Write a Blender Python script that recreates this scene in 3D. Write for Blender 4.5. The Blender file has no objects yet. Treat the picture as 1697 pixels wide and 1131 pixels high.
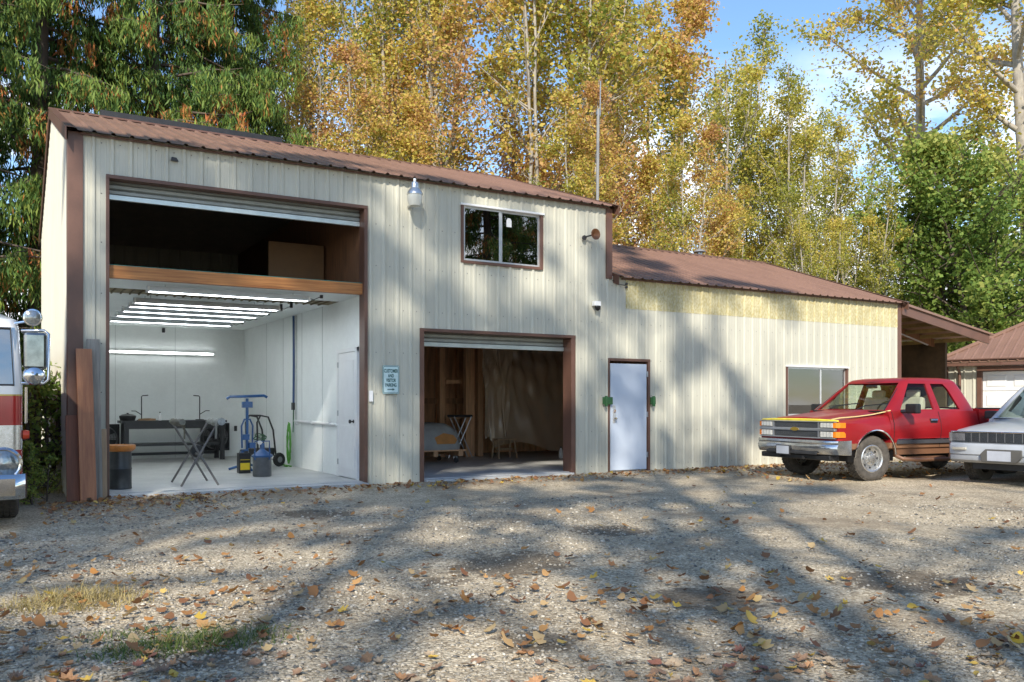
import bpy, bmesh, math, random
import numpy as np
from mathutils import Vector, Matrix
R = math.radians
S = bpy.context.scene
C = S.collection

# ------------------------------------------------------------------ camera
cam = bpy.data.cameras.new('camera'); cam_o = bpy.data.objects.new('camera', cam); C.objects.link(cam_o)
CAM = Vector((-0.80, -12.77, 1.25)); YAW = 0.5321
cam_o.location = CAM; cam_o.rotation_euler = (R(90), 0, -YAW)
cam.sensor_width = 36; cam.lens = 1444 / 1697 * 36; cam.shift_y = (669.3 - 565.5) / 1697
cam.clip_start = 0.05; cam.clip_end = 2000
S.camera = cam_o
S.render.resolution_x, S.render.resolution_y = 1024, 682

# ------------------------------------------------------------------ light
SUN = Vector((0.70, 1.0, -0.86)).normalized()            # travel direction
w = bpy.data.worlds.new('World'); S.world = w; w.use_nodes = True
nt = w.node_tree; nt.nodes.clear()
sky = nt.nodes.new('ShaderNodeTexSky'); sky.sky_type = 'NISHITA'; sky.sun_disc = False
sky.sun_elevation = math.asin(-SUN.z); sky.sun_rotation = math.atan2(-SUN.x, -SUN.y)
sky.altitude = 100; sky.air_density = 1.0; sky.dust_density = 0.15; sky.ozone_density = 3.0
tc = nt.nodes.new('ShaderNodeTexCoord'); mp = nt.nodes.new('ShaderNodeMapping'); mp.inputs['Scale'].default_value = (1, 1, 2.2)
mp.inputs['Location'].default_value = (0.35, 0.2, 0.1)
nz = nt.nodes.new('ShaderNodeTexNoise'); nz.inputs['Scale'].default_value = 3.4; nz.inputs['Detail'].default_value = 7; nz.inputs['Roughness'].default_value = 0.55
rp = nt.nodes.new('ShaderNodeValToRGB'); rp.color_ramp.elements[0].position = 0.475; rp.color_ramp.elements[1].position = 0.595
sx = nt.nodes.new('ShaderNodeSeparateXYZ'); er = nt.nodes.new('ShaderNodeMapRange')
er.inputs['From Min'].default_value = 0.26; er.inputs['From Max'].default_value = 0.37; er.inputs['To Min'].default_value = 1; er.inputs['To Max'].default_value = 0
ml = nt.nodes.new('ShaderNodeMath'); ml.operation = 'MULTIPLY'
mx = nt.nodes.new('ShaderNodeMixRGB'); mx.inputs[2].default_value = (7.4, 7.6, 8.0, 1)
bg = nt.nodes.new('ShaderNodeBackground'); bg.inputs['Strength'].default_value = 0.15
out = nt.nodes.new('ShaderNodeOutputWorld'); L = nt.links.new
L(tc.outputs['Generated'], mp.inputs[0]); L(mp.outputs[0], nz.inputs['Vector']); L(nz.outputs['Fac'], rp.inputs[0])
L(tc.outputs['Generated'], sx.inputs[0]); L(sx.outputs['Z'], er.inputs['Value']); L(rp.outputs[0], ml.inputs[0]); L(er.outputs[0], ml.inputs[1])
L(ml.outputs[0], mx.inputs[0]); hs = nt.nodes.new('ShaderNodeHueSaturation'); hs.inputs['Saturation'].default_value = 1.05; L(sky.outputs[0], hs.inputs['Color']); L(hs.outputs[0], mx.inputs[1]); L(mx.outputs[0], bg.inputs[0]); L(bg.outputs[0], out.inputs[0])
sun = bpy.data.lights.new('sun', 'SUN'); sun.energy = 3.7; sun.angle = R(0.55); sun.color = (1.0, 0.93, 0.82)
sun_o = bpy.data.objects.new('sun', sun); C.objects.link(sun_o); sun_o.rotation_euler = SUN.to_track_quat('-Z', 'Y').to_euler(); sun_o.location = (-20, -30, 30)
S.view_settings.view_transform = 'Standard'; S.view_settings.look = 'None'; S.view_settings.gamma = 1; S.view_settings.use_curve_mapping = False
S.view_settings.exposure = 0.76
S.render.engine = 'CYCLES'; S.cycles.use_denoising = True; S.cycles.max_bounces = 7; S.cycles.transparent_max_bounces = 12
S.cycles.sample_clamp_indirect = 6

# ------------------------------------------------------------------ materials
MATS = {}
def mat(name, col, rough=0.6, metal=0.0, var=0.1, vs=6.0, stretch=(1, 1, 1), bump=0.0, bs=60.0, coat=0.0, rnd=0.0, spec=0.5, col2=None, emit=0.0, fine=0.0):
    if name in MATS: return MATS[name]
    m = bpy.data.materials.new(name); m.use_nodes = True; n = m.node_tree; b = n.nodes['Principled BSDF']; K = n.links.new
    tc = n.nodes.new('ShaderNodeTexCoord'); mp = n.nodes.new('ShaderNodeMapping'); mp.inputs['Scale'].default_value = stretch
    K(tc.outputs['Object'], mp.inputs[0])
    ns = n.nodes.new('ShaderNodeTexNoise'); ns.inputs['Scale'].default_value = vs; ns.inputs['Detail'].default_value = 6; ns.inputs['Roughness'].default_value = 0.6
    K(mp.outputs[0], ns.inputs['Vector'])
    r = n.nodes.new('ShaderNodeValToRGB'); r.color_ramp.elements[0].position = 0.3; r.color_ramp.elements[1].position = 0.7
    c = Vector(col); a = c * (1 - var); d = Vector(col2) if col2 else c * (1 + var)
    r.color_ramp.elements[0].color = (*a, 1); r.color_ramp.elements[1].color = (*d, 1)
    K(ns.outputs['Fac'], r.inputs[0]); last = r.outputs[0]
    if fine:
        n2 = n.nodes.new('ShaderNodeTexNoise'); n2.inputs['Scale'].default_value = vs * 14; n2.inputs['Detail'].default_value = 4; K(mp.outputs[0], n2.inputs['Vector'])
        mr = n.nodes.new('ShaderNodeMapRange'); mr.inputs['From Min'].default_value = 0.3; mr.inputs['From Max'].default_value = 0.7
        mr.inputs['To Min'].default_value = 1 - fine; mr.inputs['To Max'].default_value = 1 + fine; K(n2.outputs['Fac'], mr.inputs['Value'])
        mm = n.nodes.new('ShaderNodeVectorMath'); mm.operation = 'SCALE'; K(last, mm.inputs[0]); K(mr.outputs[0], mm.inputs['Scale']); last = mm.outputs[0]
    if rnd:
        oi = n.nodes.new('ShaderNodeObjectInfo'); mr = n.nodes.new('ShaderNodeMapRange'); mr.inputs['To Min'].default_value = 1 - rnd; mr.inputs['To Max'].default_value = 1 + rnd
        K(oi.outputs['Random'], mr.inputs['Value'])
        mm = n.nodes.new('ShaderNodeVectorMath'); mm.operation = 'SCALE'; K(last, mm.inputs[0]); K(mr.outputs[0], mm.inputs['Scale']); last = mm.outputs[0]
    K(last, b.inputs['Base Color'])
    b.inputs['Roughness'].default_value = rough; b.inputs['Metallic'].default_value = metal; b.inputs['Specular IOR Level'].default_value = spec
    if coat: b.inputs['Coat Weight'].default_value = coat; b.inputs['Coat Roughness'].default_value = 0.06
    if rough > 0.12:
        rr = n.nodes.new('ShaderNodeMapRange'); rr.inputs['To Min'].default_value = rough * 0.8; rr.inputs['To Max'].default_value = min(1, rough * 1.2); K(ns.outputs['Fac'], rr.inputs['Value']); K(rr.outputs[0], b.inputs['Roughness'])
    if bump:
        nb = n.nodes.new('ShaderNodeTexNoise'); nb.inputs['Scale'].default_value = bs; nb.inputs['Detail'].default_value = 4; K(mp.outputs[0], nb.inputs['Vector'])
        bp = n.nodes.new('ShaderNodeBump'); bp.inputs['Strength'].default_value = bump; bp.inputs['Distance'].default_value = 0.02; K(nb.outputs['Fac'], bp.inputs['Height']); K(bp.outputs[0], b.inputs['Normal'])
    if emit: b.inputs['Emission Color'].default_value = (*col, 1); b.inputs['Emission Strength'].default_value = emit
    MATS[name] = m; return m
cream = mat('cream_metal', (0.50, 0.485, 0.395), 0.42, var=0.06, vs=1.6, stretch=(3, 3, 0.35), bump=0.10, bs=3, rnd=0.02, fine=0.03, col2=(0.555, 0.54, 0.44))
brown = mat('brown_metal', (0.135, 0.068, 0.046), 0.45, var=0.14, vs=3, rnd=0.05, fine=0.05)
roofm = mat('roof_brown', (0.235, 0.135, 0.095), 0.40, var=0.12, vs=2.2, stretch=(1, .4, 1), rnd=0.04, fine=0.08)
screwm = mat('screw', (0.18, 0.17, 0.15), 0.5, 0.4)
whitew = mat('white_wall', (0.80, 0.825, 0.80), 0.55, var=0.05, vs=1.6, bump=0.06, bs=25, fine=0.02)
concrete = mat('concrete', (0.46, 0.46, 0.44), 0.42, var=0.2, vs=1.8, bump=0.05, bs=40, fine=0.08)
woodo = mat('orange_wood', (0.46, 0.15, 0.03), 0.5, var=0.4, vs=5, stretch=(0.35, 6, 9), bump=0.08, bs=30, col2=(0.55, 0.24, 0.07))
woodd = mat('dark_wood', (0.17, 0.082, 0.04), 0.75, var=0.35, vs=4, stretch=(5, 5, 0.5), rnd=0.2, fine=0.1)
ply = mat('plywood', (0.33, 0.19, 0.09), 0.7, var=0.2, vs=3, stretch=(1, 1, 4), rnd=0.1, fine=0.1)
stud = mat('stud', (0.55, 0.32, 0.17), 0.7, var=0.25, vs=4, stretch=(6, 6, 0.5), rnd=0.2)
galv = mat('galvanised', (0.42, 0.43, 0.43), 0.35, 0.7, var=0.15, vs=5)
alu = mat('aluminium', (0.66, 0.66, 0.64), 0.35, 0.6, var=0.08, vs=9)
blackm = mat('black_metal', (0.015, 0.015, 0.016), 0.45, var=0.3, vs=8)
rubber = mat('rubber', (0.022, 0.021, 0.020), 0.85, var=0.3, vs=14, bump=0.2, bs=120)
tread = mat('tyre_tread', (0.075, 0.066, 0.055), 0.9, var=0.4, vs=14, bump=0.35, bs=90)
chrome = mat('chrome', (0.72, 0.72, 0.72), 0.10, 1.0, var=0.06, vs=10)
rimm = mat('rim_silver', (0.55, 0.55, 0.54), 0.28, 0.85, var=0.12, vs=10)
darkp = mat('dark_plastic', (0.03, 0.03, 0.032), 0.5, var=0.2)
greyp = mat('grey_paint', (0.20, 0.20, 0.20), 0.5, var=0.2)
whitep = mat('white_paint', (0.76, 0.76, 0.74), 0.4, var=0.04, vs=4)
doorw = mat('door_white', (0.54, 0.60, 0.68), 0.4, var=0.04, vs=2)
def glass(name, tint=(0.55, 0.62, 0.58), refl=0.12, rough=0.0, ior=1.5):
    m = bpy.data.materials.new(name); m.use_nodes = True; n = m.node_tree; n.nodes.clear()
    t = n.nodes.new('ShaderNodeBsdfTransparent'); t.inputs[0].default_value = (*tint, 1)
    g = n.nodes.new('ShaderNodeBsdfGlossy'); g.inputs['Roughness'].default_value = rough
    lw = n.nodes.new('ShaderNodeFresnel'); lw.inputs[0].default_value = ior
    ad = n.nodes.new('ShaderNodeMath'); ad.operation = 'ADD'; ad.inputs[1].default_value = refl; ad.use_clamp = True
    mx = n.nodes.new('ShaderNodeMixShader'); o = n.nodes.new('ShaderNodeOutputMaterial'); K = n.links.new
    K(lw.outputs[0], ad.inputs[0]); K(ad.outputs[0], mx.inputs[0]); K(t.outputs[0], mx.inputs[1]); K(g.outputs[0], mx.inputs[2]); K(mx.outputs[0], o.inputs[0])
    return m
carglass = glass('car_glass', (0.78, 0.86, 0.80), 0.015, ior=1.11)
winglass = glass('window_glass', (0.16, 0.18, 0.18), 0.34)
blueglass = glass('tinted_glass', (0.12, 0.22, 0.30), 0.25)
def leafmat(name, stops, trans=0.35, rough=0.6):
    m = bpy.data.materials.new(name); m.use_nodes = True; n = m.node_tree; n.nodes.clear(); K = n.links.new
    at = n.nodes.new('ShaderNodeAttribute'); at.attribute_name = 'tint'
    r = n.nodes.new('ShaderNodeValToRGB'); e = r.color_ramp.elements
    while len(e) < len(stops): e.new(0.5)
    for i, (p, c) in enumerate(stops): e[i].position = p; e[i].color = (*c, 1)
    K(at.outputs['Fac'], r.inputs[0])
    d = n.nodes.new('ShaderNodeBsdfPrincipled'); d.inputs['Roughness'].default_value = rough; d.inputs['Specular IOR Level'].default_value = 0.3
    t = n.nodes.new('ShaderNodeBsdfTranslucent'); mx = n.nodes.new('ShaderNodeMixShader'); mx.inputs[0].default_value = trans; o = n.nodes.new('ShaderNodeOutputMaterial')
    K(r.outputs[0], d.inputs['Base Color']); K(r.outputs[0], t.inputs[0]); K(d.outputs[0], mx.inputs[1]); K(t.outputs[0], mx.inputs[2]); K(mx.outputs[0], o.inputs[0])
    return m

# ------------------------------------------------------------------ mesh helpers
class MB:
    def __init__(s): s.v = []; s.f = []
    def add(s, vs, fs):
        b = len(s.v); s.v += [tuple(p) for p in vs]; s.f += [tuple(b + i for i in f) for f in fs]; return s
    def box(s, x0, x1, y0, y1, z0, z1):
        return s.add([(x0, y0, z0), (x1, y0, z0), (x1, y1, z0), (x0, y1, z0), (x0, y0, z1), (x1, y0, z1), (x1, y1, z1), (x0, y1, z1)],
                     [(0, 3, 2, 1), (4, 5, 6, 7), (0, 1, 5, 4), (1, 2, 6, 5), (2, 3, 7, 6), (3, 0, 4, 7)])
    def obox(s, c, a, b, d):                       # oriented box: centre and three half-axes
        c, a, b, d = map(Vector, (c, a, b, d)); vs = [c + i * a + j * b + k * d for k in (-1, 1) for j in (-1, 1) for i in (-1, 1)]
        return s.add(vs, [(0, 2, 3, 1), (4, 5, 7, 6), (0, 1, 5, 4), (1, 3, 7, 5), (3, 2, 6, 7), (2, 0, 4, 6)])
    def loft(s, rings, cap=True, closed=True):
        n = len(rings[0]); b = len(s.v)
        for r in rings: s.v += [tuple(p) for p in r]
        for i in range(len(rings) - 1):
            for j in range(n if closed else n - 1):
                k = (j + 1) % n; s.f.append((b + i * n + j, b + i * n + k, b + (i + 1) * n + k, b + (i + 1) * n + j))
        if cap: s.f.append(tuple(b + j for j in reversed(range(n)))); s.f.append(tuple(b + (len(rings) - 1) * n + j for j in range(n)))
        return s
    def tube(s, pts, rad, n=8, cap=True):
        pts = [Vector(p) for p in pts]; rad = rad if isinstance(rad, (list, tuple)) else [rad] * len(pts); rings = []
        up = None
        for i, p in enumerate(pts):
            d = (pts[min(i + 1, len(pts) - 1)] - pts[max(i - 1, 0)]).normalized()
            if up is None: up = d.orthogonal().normalized()
            up = (up - d * up.dot(d)).normalized(); q = d.cross(up)
            rings.append([p + rad[i] * (math.cos(a) * up + math.sin(a) * q) for a in [2 * math.pi * j / n for j in range(n)]])
        return s.loft(rings, cap)
    def prism(s, poly, axis, a, b):                # poly: 2D points in the other two axes, cyclic order
        def P(u, v, t): return {'x': (t, u, v), 'y': (u, t, v), 'z': (u, v, t)}[axis]
        return s.loft([[P(u, v, a) for u, v in poly], [P(u, v, b) for u, v in poly]])
    def lathe(s, prof, c, axis='z', n=24, closed=False):
        c = Vector(c); rings = []
        for r, h in prof:
            ring = []
            for j in range(n):
                a = 2 * math.pi * j / n; u, v = r * math.cos(a), r * math.sin(a)
                ring.append(c + Vector({'z': (u, v, h), 'y': (u, h, v), 'x': (h, u, v)}[axis]))
            rings.append(ring)
        if closed: rings.append(rings[0])
        return s.loft(rings, not closed)
    def mesh(s, name, m=None, smooth=None):
        me = bpy.data.meshes.new(name); me.from_pydata(s.v, [], s.f)
        bm = bmesh.new(); bm.from_mesh(me); bmesh.ops.recalc_face_normals(bm, faces=bm.faces); bm.to_mesh(me); bm.free()
        if smooth is not None: me.shade_smooth(); me.set_sharp_from_angle(angle=R(smooth))
        if m: me.materials.append(m)
        return me
    def obj(s, name, m, parent=None, smooth=None, bevel=0, loc=None):
        o = bpy.data.objects.new(name, s.mesh(name, m, smooth)); C.objects.link(o)
        if parent: o.parent = parent
        if loc: o.location = loc
        if bevel:
            md = o.modifiers.new('bevel', 'BEVEL'); md.width = bevel; md.segments = 2; md.limit_method = 'ANGLE'; md.angle_limit = R(35)
        return o
def tag(o, label, cat=None, group=None, kind=None):
    if label: o['label'] = label
    if cat: o['category'] = cat
    if group: o['group'] = group
    if kind: o['kind'] = kind
    return o
def thing(name, label, cat, loc=(0, 0, 0), rz=0.0, group=None):
    o = bpy.data.objects.new(name, None); o.empty_display_size = 0.2; C.objects.link(o); o.location = loc; o.rotation_euler = (0, 0, rz)
    return tag(o, label, cat, group)
def copy_tree(o, parent=None):
    c = o.copy(); C.objects.link(c); c.parent = parent
    for ch in list(o.children): copy_tree(ch, c)
    return c
def empty_part(name, parent):
    o = bpy.data.objects.new(name, None); C.objects.link(o); o.parent = parent; return o
def boolean(o, cutters, mode='DIFFERENCE'):
    par = o.parent; o.parent = None; bpy.context.view_layer.update()
    for c in cutters:
        md = o.modifiers.new('cut', 'BOOLEAN'); md.object = c; md.operation = mode; md.solver = 'EXACT'
    dg = bpy.context.evaluated_depsgraph_get(); me = bpy.data.meshes.new_from_object(o.evaluated_get(dg)); o.modifiers.clear(); o.data = me
    for c in cutters: bpy.data.objects.remove(c)
    o.parent = par
def cutter(mb): 
    o = bpy.data.objects.new('cutter', mb.mesh('cutter')); C.objects.link(o); return o

PERIOD = 0.2286
PROF = [(-0.034, 0), (-0.014, .024), (0.014, .024), (0.034, 0), (0.066, 0), (0.071, .0026), (0.081, .0026), (0.086, 0), (0.142, 0), (0.147, .0026), (0.157, .0026), (0.162, 0)]
def prof_points(u0, u1, phase=0.05):
    k0 = int(math.floor((u0 - phase) / PERIOD)) - 1; pts = []
    k = k0
    while True:
        base = phase + k * PERIOD
        if base - 0.04 > u1: break
        for du, h in PROF: pts.append((base + du, h))
        k += 1
    def H(u):
        for (a, ha), (b, hb) in zip(pts, pts[1:]):
            if a <= u <= b: return ha + (hb - ha) * (u - a) / max(1e-9, b - a)
        return 0
    return [(u0, H(u0))] + [p for p in pts if u0 + 1e-4 < p[0] < u1 - 1e-4] + [(u1, H(u1))], H
def ribbed(parent, name, O, U, V, N, u0, u1, v0, vtop, m, openings=(), width=0.9144, phase=0.05, start=None, lift=0.0):
    """ribbed metal sheets, each one an object, cut round the openings (u0,u1,v0,v1)"""
    O, U, V, N = map(Vector, (O, U, V, N)); a = u0
    if not callable(vtop): vt = vtop; vtop = lambda u: vt
    edges = [u0]; x = (start if start is not None else u0) + width
    while x < u1 - 0.03: edges.append(x); x += width
    edges.append(u1); obs = []
    for i, (a, b) in enumerate(zip(edges, edges[1:])):
        pts, H = prof_points(a, b, phase)
        us = [p[0] for p in pts]
        for o in openings:
            for e in (o[0], o[1]):
                if a < e < b: us.append(e)
        us = sorted(us); pieces = []; open_ = {}
        for si, (p, q) in enumerate(zip(us, us[1:])):
            if q - p < 1e-5: continue
            now = {}
            mid = (p + q) / 2; iv = [(v0, None)]
            for o in sorted(openings, key=lambda o: o[2]):
                if o[0] - 1e-6 <= mid <= o[1] + 1e-6:
                    lo = iv.pop()[0]
                    if o[2] > lo + 0.01: iv.append((lo, o[2]))
                    iv.append((o[3], None))
            for lo, hi in iv:
                t0, t1 = (vtop(p), vtop(q)) if hi is None else (hi, hi)
                if max(t0, t1) <= lo: continue
                n0, n1 = N * (H(p) + lift), N * (H(q) + lift); mb = open_.get((lo, hi))
                if mb is None: mb = MB(); pieces.append(mb)
                now[(lo, hi)] = mb
                mb.add([O + U * p + V * lo + n0, O + U * q + V * lo + n1, O + U * q + V * max(t1, lo) + n1, O + U * p + V * max(t0, lo) + n0], [(0, 1, 2, 3)])
            open_ = now
        for mb in pieces:
            me = bpy.data.meshes.new(name); me.from_pydata(mb.v, [], mb.f); me.materials.append(m)
            ob = bpy.data.objects.new(name, me); C.objects.link(ob); ob.parent = parent; obs.append(ob)
    return obs

# ------------------------------------------------------------------ ground
rng = np.random.default_rng(7)
def ground_h(x, y):
    near = np.clip((-y - 0.6) / 3.0, 0, 1)
    h = 0.025 * np.sin(x * 0.7 + 1.3) * np.cos(y * 0.55) + 0.012 * np.sin(x * 2.3 + y * 1.9) + 0.01 * np.sin(x * 3.1 - y * 2.2 + 2)
    return h * near - 0.012 * near
def build_ground():
    def axis(c, near, far, n1, n2):
        a = np.linspace(-near, near, n1); t = np.geomspace(near, far, n2)[1:]
        return np.concatenate([-t[::-1], a, t]) + c
    xs = axis(5, 14, 600, 190, 26); ys = axis(-6, 10, 600, 150, 26)
    X, Y = np.meshgrid(xs, ys); Z = ground_h(X, Y)
    n, m = X.shape; v = np.stack([X, Y, Z], -1).reshape(-1, 3); idx = np.arange(n * m).reshape(n, m)
    f = np.stack([idx[:-1, :-1], idx[:-1, 1:], idx[1:, 1:], idx[1:, :-1]], -1).reshape(-1, 4)
    return v, f
def np_mesh(name, v, f, m, tint=None, smooth=False):
    me = bpy.data.meshes.new(name); k = f.shape[1]
    me.vertices.add(len(v)); me.vertices.foreach_set('co', np.ascontiguousarray(v, np.float32).ravel())
    me.loops.add(f.size); me.loops.foreach_set('vertex_index', np.ascontiguousarray(f, np.int32).ravel())
    me.polygons.add(len(f)); me.polygons.foreach_set('loop_start', np.arange(0, f.size, k, dtype=np.int32)); me.polygons.foreach_set('loop_total', np.full(len(f), k, np.int32))
    if tint is not None: a = me.attributes.new('tint', 'FLOAT', 'FACE'); a.data.foreach_set('value', np.ascontiguousarray(tint, np.float32))
    me.update(calc_edges=True); me.materials.append(m)
    if smooth: me.shade_smooth()
    return me
def link(name, me, parent=None, loc=None):
    o = bpy.data.objects.new(name, me); C.objects.link(o)
    if parent: o.parent = parent
    if loc: o.location = loc
    return o
def gravel_mat():
    m = bpy.data.materials.new('gravel_ground'); m.use_nodes = True; n = m.node_tree; b = n.nodes['Principled BSDF']; K = n.links.new
    def N(t, **k):
        x = n.nodes.new(t)
        for a, v in k.items(): x.inputs[a].default_value = v
        return x
    tc = N('ShaderNodeTexCoord')
    vo = N('ShaderNodeTexVoronoi', Scale=56.0); K(tc.outputs['Object'], vo.inputs['Vector'])
    vo2 = N('ShaderNodeTexVoronoi', Scale=140.0); K(tc.outputs['Object'], vo2.inputs['Vector'])
    sep = N('ShaderNodeSeparateColor'); K(vo.outputs['Color'], sep.inputs[0])
    r = N('ShaderNodeValToRGB'); e = r.color_ramp.elements; e.new(0.35); e.new(0.7)
    for i, (p, c) in enumerate([(0, (0.23, 0.182, 0.118)), (0.35, (0.37, 0.302, 0.205)), (0.7, (0.475, 0.395, 0.272)), (1, (0.61, 0.525, 0.38))]): e[i].position = p; e[i].color = (*c, 1)
    K(sep.outputs[0], r.inputs[0])
    sep2 = N('ShaderNodeSeparateColor'); K(vo2.outputs['Color'], sep2.inputs[0])
    mr = N('ShaderNodeMapRange', **{'To Min': 0.74, 'To Max': 1.22}); K(sep2.outputs[0], mr.inputs['Value'])
    sc = N('ShaderNodeVectorMath'); sc.operation = 'SCALE'; K(r.outputs[0], sc.inputs[0]); K(mr.outputs[0], sc.inputs['Scale'])
    # packed dirt and dark damp patches with a shape of their own
    nz = N('ShaderNodeTexNoise', Scale=0.55, Detail=6.0, Roughness=0.62); K(tc.outputs['Object'], nz.inputs['Vector'])
    pr = N('ShaderNodeValToRGB'); pr.color_ramp.elements[0].position = 0.50; pr.color_ramp.elements[1].position = 0.68; K(nz.outputs['Fac'], pr.inputs[0])
    fm = N('ShaderNodeMath'); fm.operation = 'MULTIPLY'; fm.inputs[1].default_value = 0.62; K(pr.outputs[0], fm.inputs[0])
    mx = N('ShaderNodeMixRGB'); mx.inputs[2].default_value = (0.18, 0.135, 0.088, 1); K(fm.outputs[0], mx.inputs[0]); K(sc.outputs[0], mx.inputs[1])
    nf = N('ShaderNodeTexNoise', Scale=2.3, Detail=8.0, Roughness=0.7); K(tc.outputs['Object'], nf.inputs['Vector'])
    fr = N('ShaderNodeMapRange', **{'From Min': 0.3, 'From Max': 0.7, 'To Min': 0.84, 'To Max': 1.38}); K(nf.outputs['Fac'], fr.inputs['Value'])
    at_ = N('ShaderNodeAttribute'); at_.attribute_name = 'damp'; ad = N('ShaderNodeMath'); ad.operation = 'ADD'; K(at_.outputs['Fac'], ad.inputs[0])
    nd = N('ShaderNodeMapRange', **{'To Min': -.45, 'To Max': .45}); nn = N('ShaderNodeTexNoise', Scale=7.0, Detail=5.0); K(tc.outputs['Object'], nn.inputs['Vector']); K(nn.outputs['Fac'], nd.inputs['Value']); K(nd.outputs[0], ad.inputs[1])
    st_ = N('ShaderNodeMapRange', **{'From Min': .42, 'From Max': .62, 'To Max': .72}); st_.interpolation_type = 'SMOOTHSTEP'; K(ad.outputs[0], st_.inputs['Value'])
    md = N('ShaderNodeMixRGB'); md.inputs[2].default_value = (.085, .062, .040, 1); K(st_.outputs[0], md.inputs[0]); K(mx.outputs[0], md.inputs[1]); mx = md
    s2 = N('ShaderNodeVectorMath'); s2.operation = 'SCALE'; K(mx.outputs[0], s2.inputs[0]); K(fr.outputs[0], s2.inputs['Scale']); K(s2.outputs[0], b.inputs['Base Color'])
    b.inputs['Roughness'].default_value = 0.9; b.inputs['Specular IOR Level'].default_value = 0.25
    bp = N('ShaderNodeBump', Strength=0.5, Distance=0.02); K(vo.outputs['Distance'], bp.inputs['Height']); bp.invert = True
    bp2 = N('ShaderNodeBump', Strength=0.35, Distance=0.01); K(vo2.outputs['Distance'], bp2.inputs['Height']); bp2.invert = True; K(bp.outputs[0], bp2.inputs['Normal']); K(bp2.outputs[0], b.inputs['Normal'])
    return m
gv, gf = build_ground()
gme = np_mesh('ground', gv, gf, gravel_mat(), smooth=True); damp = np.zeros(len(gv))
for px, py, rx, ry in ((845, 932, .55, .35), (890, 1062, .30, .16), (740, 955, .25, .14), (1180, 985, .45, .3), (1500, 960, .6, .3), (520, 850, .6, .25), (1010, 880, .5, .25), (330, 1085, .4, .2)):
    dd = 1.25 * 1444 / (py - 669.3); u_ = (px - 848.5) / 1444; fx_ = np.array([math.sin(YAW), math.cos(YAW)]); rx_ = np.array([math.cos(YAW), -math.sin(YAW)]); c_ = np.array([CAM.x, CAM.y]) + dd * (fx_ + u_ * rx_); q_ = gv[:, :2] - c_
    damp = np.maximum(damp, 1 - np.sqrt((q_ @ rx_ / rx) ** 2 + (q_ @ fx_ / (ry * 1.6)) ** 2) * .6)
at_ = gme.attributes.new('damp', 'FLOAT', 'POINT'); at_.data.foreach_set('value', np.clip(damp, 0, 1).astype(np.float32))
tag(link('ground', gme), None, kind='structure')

# loose stones lying on the drive, thick near the camera
def stones():
    sY, cY = math.sin(YAW), math.cos(YAW)
    n = 46000; d = 3.1 + 8.4 * rng.random(n) ** 1.35; u = (rng.random(n) - 0.5) * 1.5
    x = CAM.x + d * (sY + u * cY); y = CAM.y + d * (cY - u * sY)
    dens = 0.5 + 0.5 * np.sin(x * 1.1 + 0.6) * np.cos(y * 0.9 + x * 0.4) + 0.25 * np.sin(x * 2.9 + y * 2.1) - 0.06 * x
    keep = (dens > rng.random(n) * 0.95 - 0.25) & (y < -0.7) & ~((x < -0.35) & (y > -3.2))
    x, y, d = x[keep], y[keep], d[keep]; n = len(x)
    s = 0.005 + 0.011 * rng.random(n) ** 2; s = s * (0.9 + 0.05 * d)
    base = np.array([(1, 0, 0), (0, 1, 0), (-1, 0, 0), (0, -1, 0), (0.25, .2, 0.72), (-.3, -.2, 0.62), (0, 0, -.5)], float)
    f0 = np.array([(0, 1, 4), (1, 2, 4), (2, 5, 4), (2, 3, 5), (3, 0, 5), (0, 4, 5), (1, 0, 6), (0, 3, 6), (3, 2, 6), (2, 1, 6)])
    an = rng.random(n) * 6.283; ca, sa = np.cos(an), np.sin(an)
    el = np.stack([1 + .5 * rng.random(n), .65 + .4 * rng.random(n), .6 + .5 * rng.random(n)], -1)
    p = base[None] * (1 + 0.35 * (rng.random((n, 7, 3)) - .5)) * el[:, None, :] * s[:, None, None]
    q = np.empty_like(p); q[..., 0] = p[..., 0] * ca[:, None] - p[..., 1] * sa[:, None]; q[..., 1] = p[..., 0] * sa[:, None] + p[..., 1] * ca[:, None]; q[..., 2] = p[..., 2]
    q += np.stack([x, y, ground_h(x, y) + s * 0.2], -1)[:, None, :]
    f = (f0[None] + (np.arange(n) * 7)[:, None, None]).reshape(-1, 3)
    return q.reshape(-1, 3), f, np.repeat(np.clip(rng.normal(0.5, 0.24, n), 0, 1), 10)
sv, sf, st = stones()
stone_m = leafmat('stone', [(0, (0.10, 0.10, 0.095)), (0.4, (0.29, 0.258, 0.205)), (0.7, (0.44, 0.39, 0.305)), (1, (0.62, 0.57, 0.47))], 0.0, 0.85)
tag(link('gravel', np_mesh('gravel', sv, sf, stone_m, st)), 'loose grey crushed stone spread over the drive', kind='stuff')

# ------------------------------------------------------------------ workshop
E1, E2, YR, ZR, ZR2, XT, XW, YB = 4.84, 3.58, 4.24, 6.31, 5.07, 8.78, 17.07, 8.48
O1 = (0.44, 4.09, 0.0, 4.26); O2 = (5.02, 7.97, 0.0, 2.41); DR = (8.735, 9.68, 0.0, 2.03); W1 = (5.78, 7.28, 3.61, 4.51); W2 = (13.38, 15.22, 1.0, 2.02)
B = thing('metal_workshop', 'long cream ribbed metal workshop with brown roof, tall two-bay end and lower wing', 'building')
def part(name, parent=B): return empty_part(name, parent)
wf = part('front_wall')
ribbed(wf, 'siding_panel', (0, 0, 0), (1, 0, 0), (0, 0, 1), (0, -1, 0), 0.14, XT, -0.03, E1, cream, [O1, O2, DR, W1], start=-0.1)
ribbed(wf, 'siding_panel', (0, 0, 0), (1, 0, 0), (0, 0, 1), (0, -1, 0), XT, XW, -0.03, E2, cream, [DR, W2, (9.17, 17.03, 3.02, 4.0)], start=8.1296)
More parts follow.
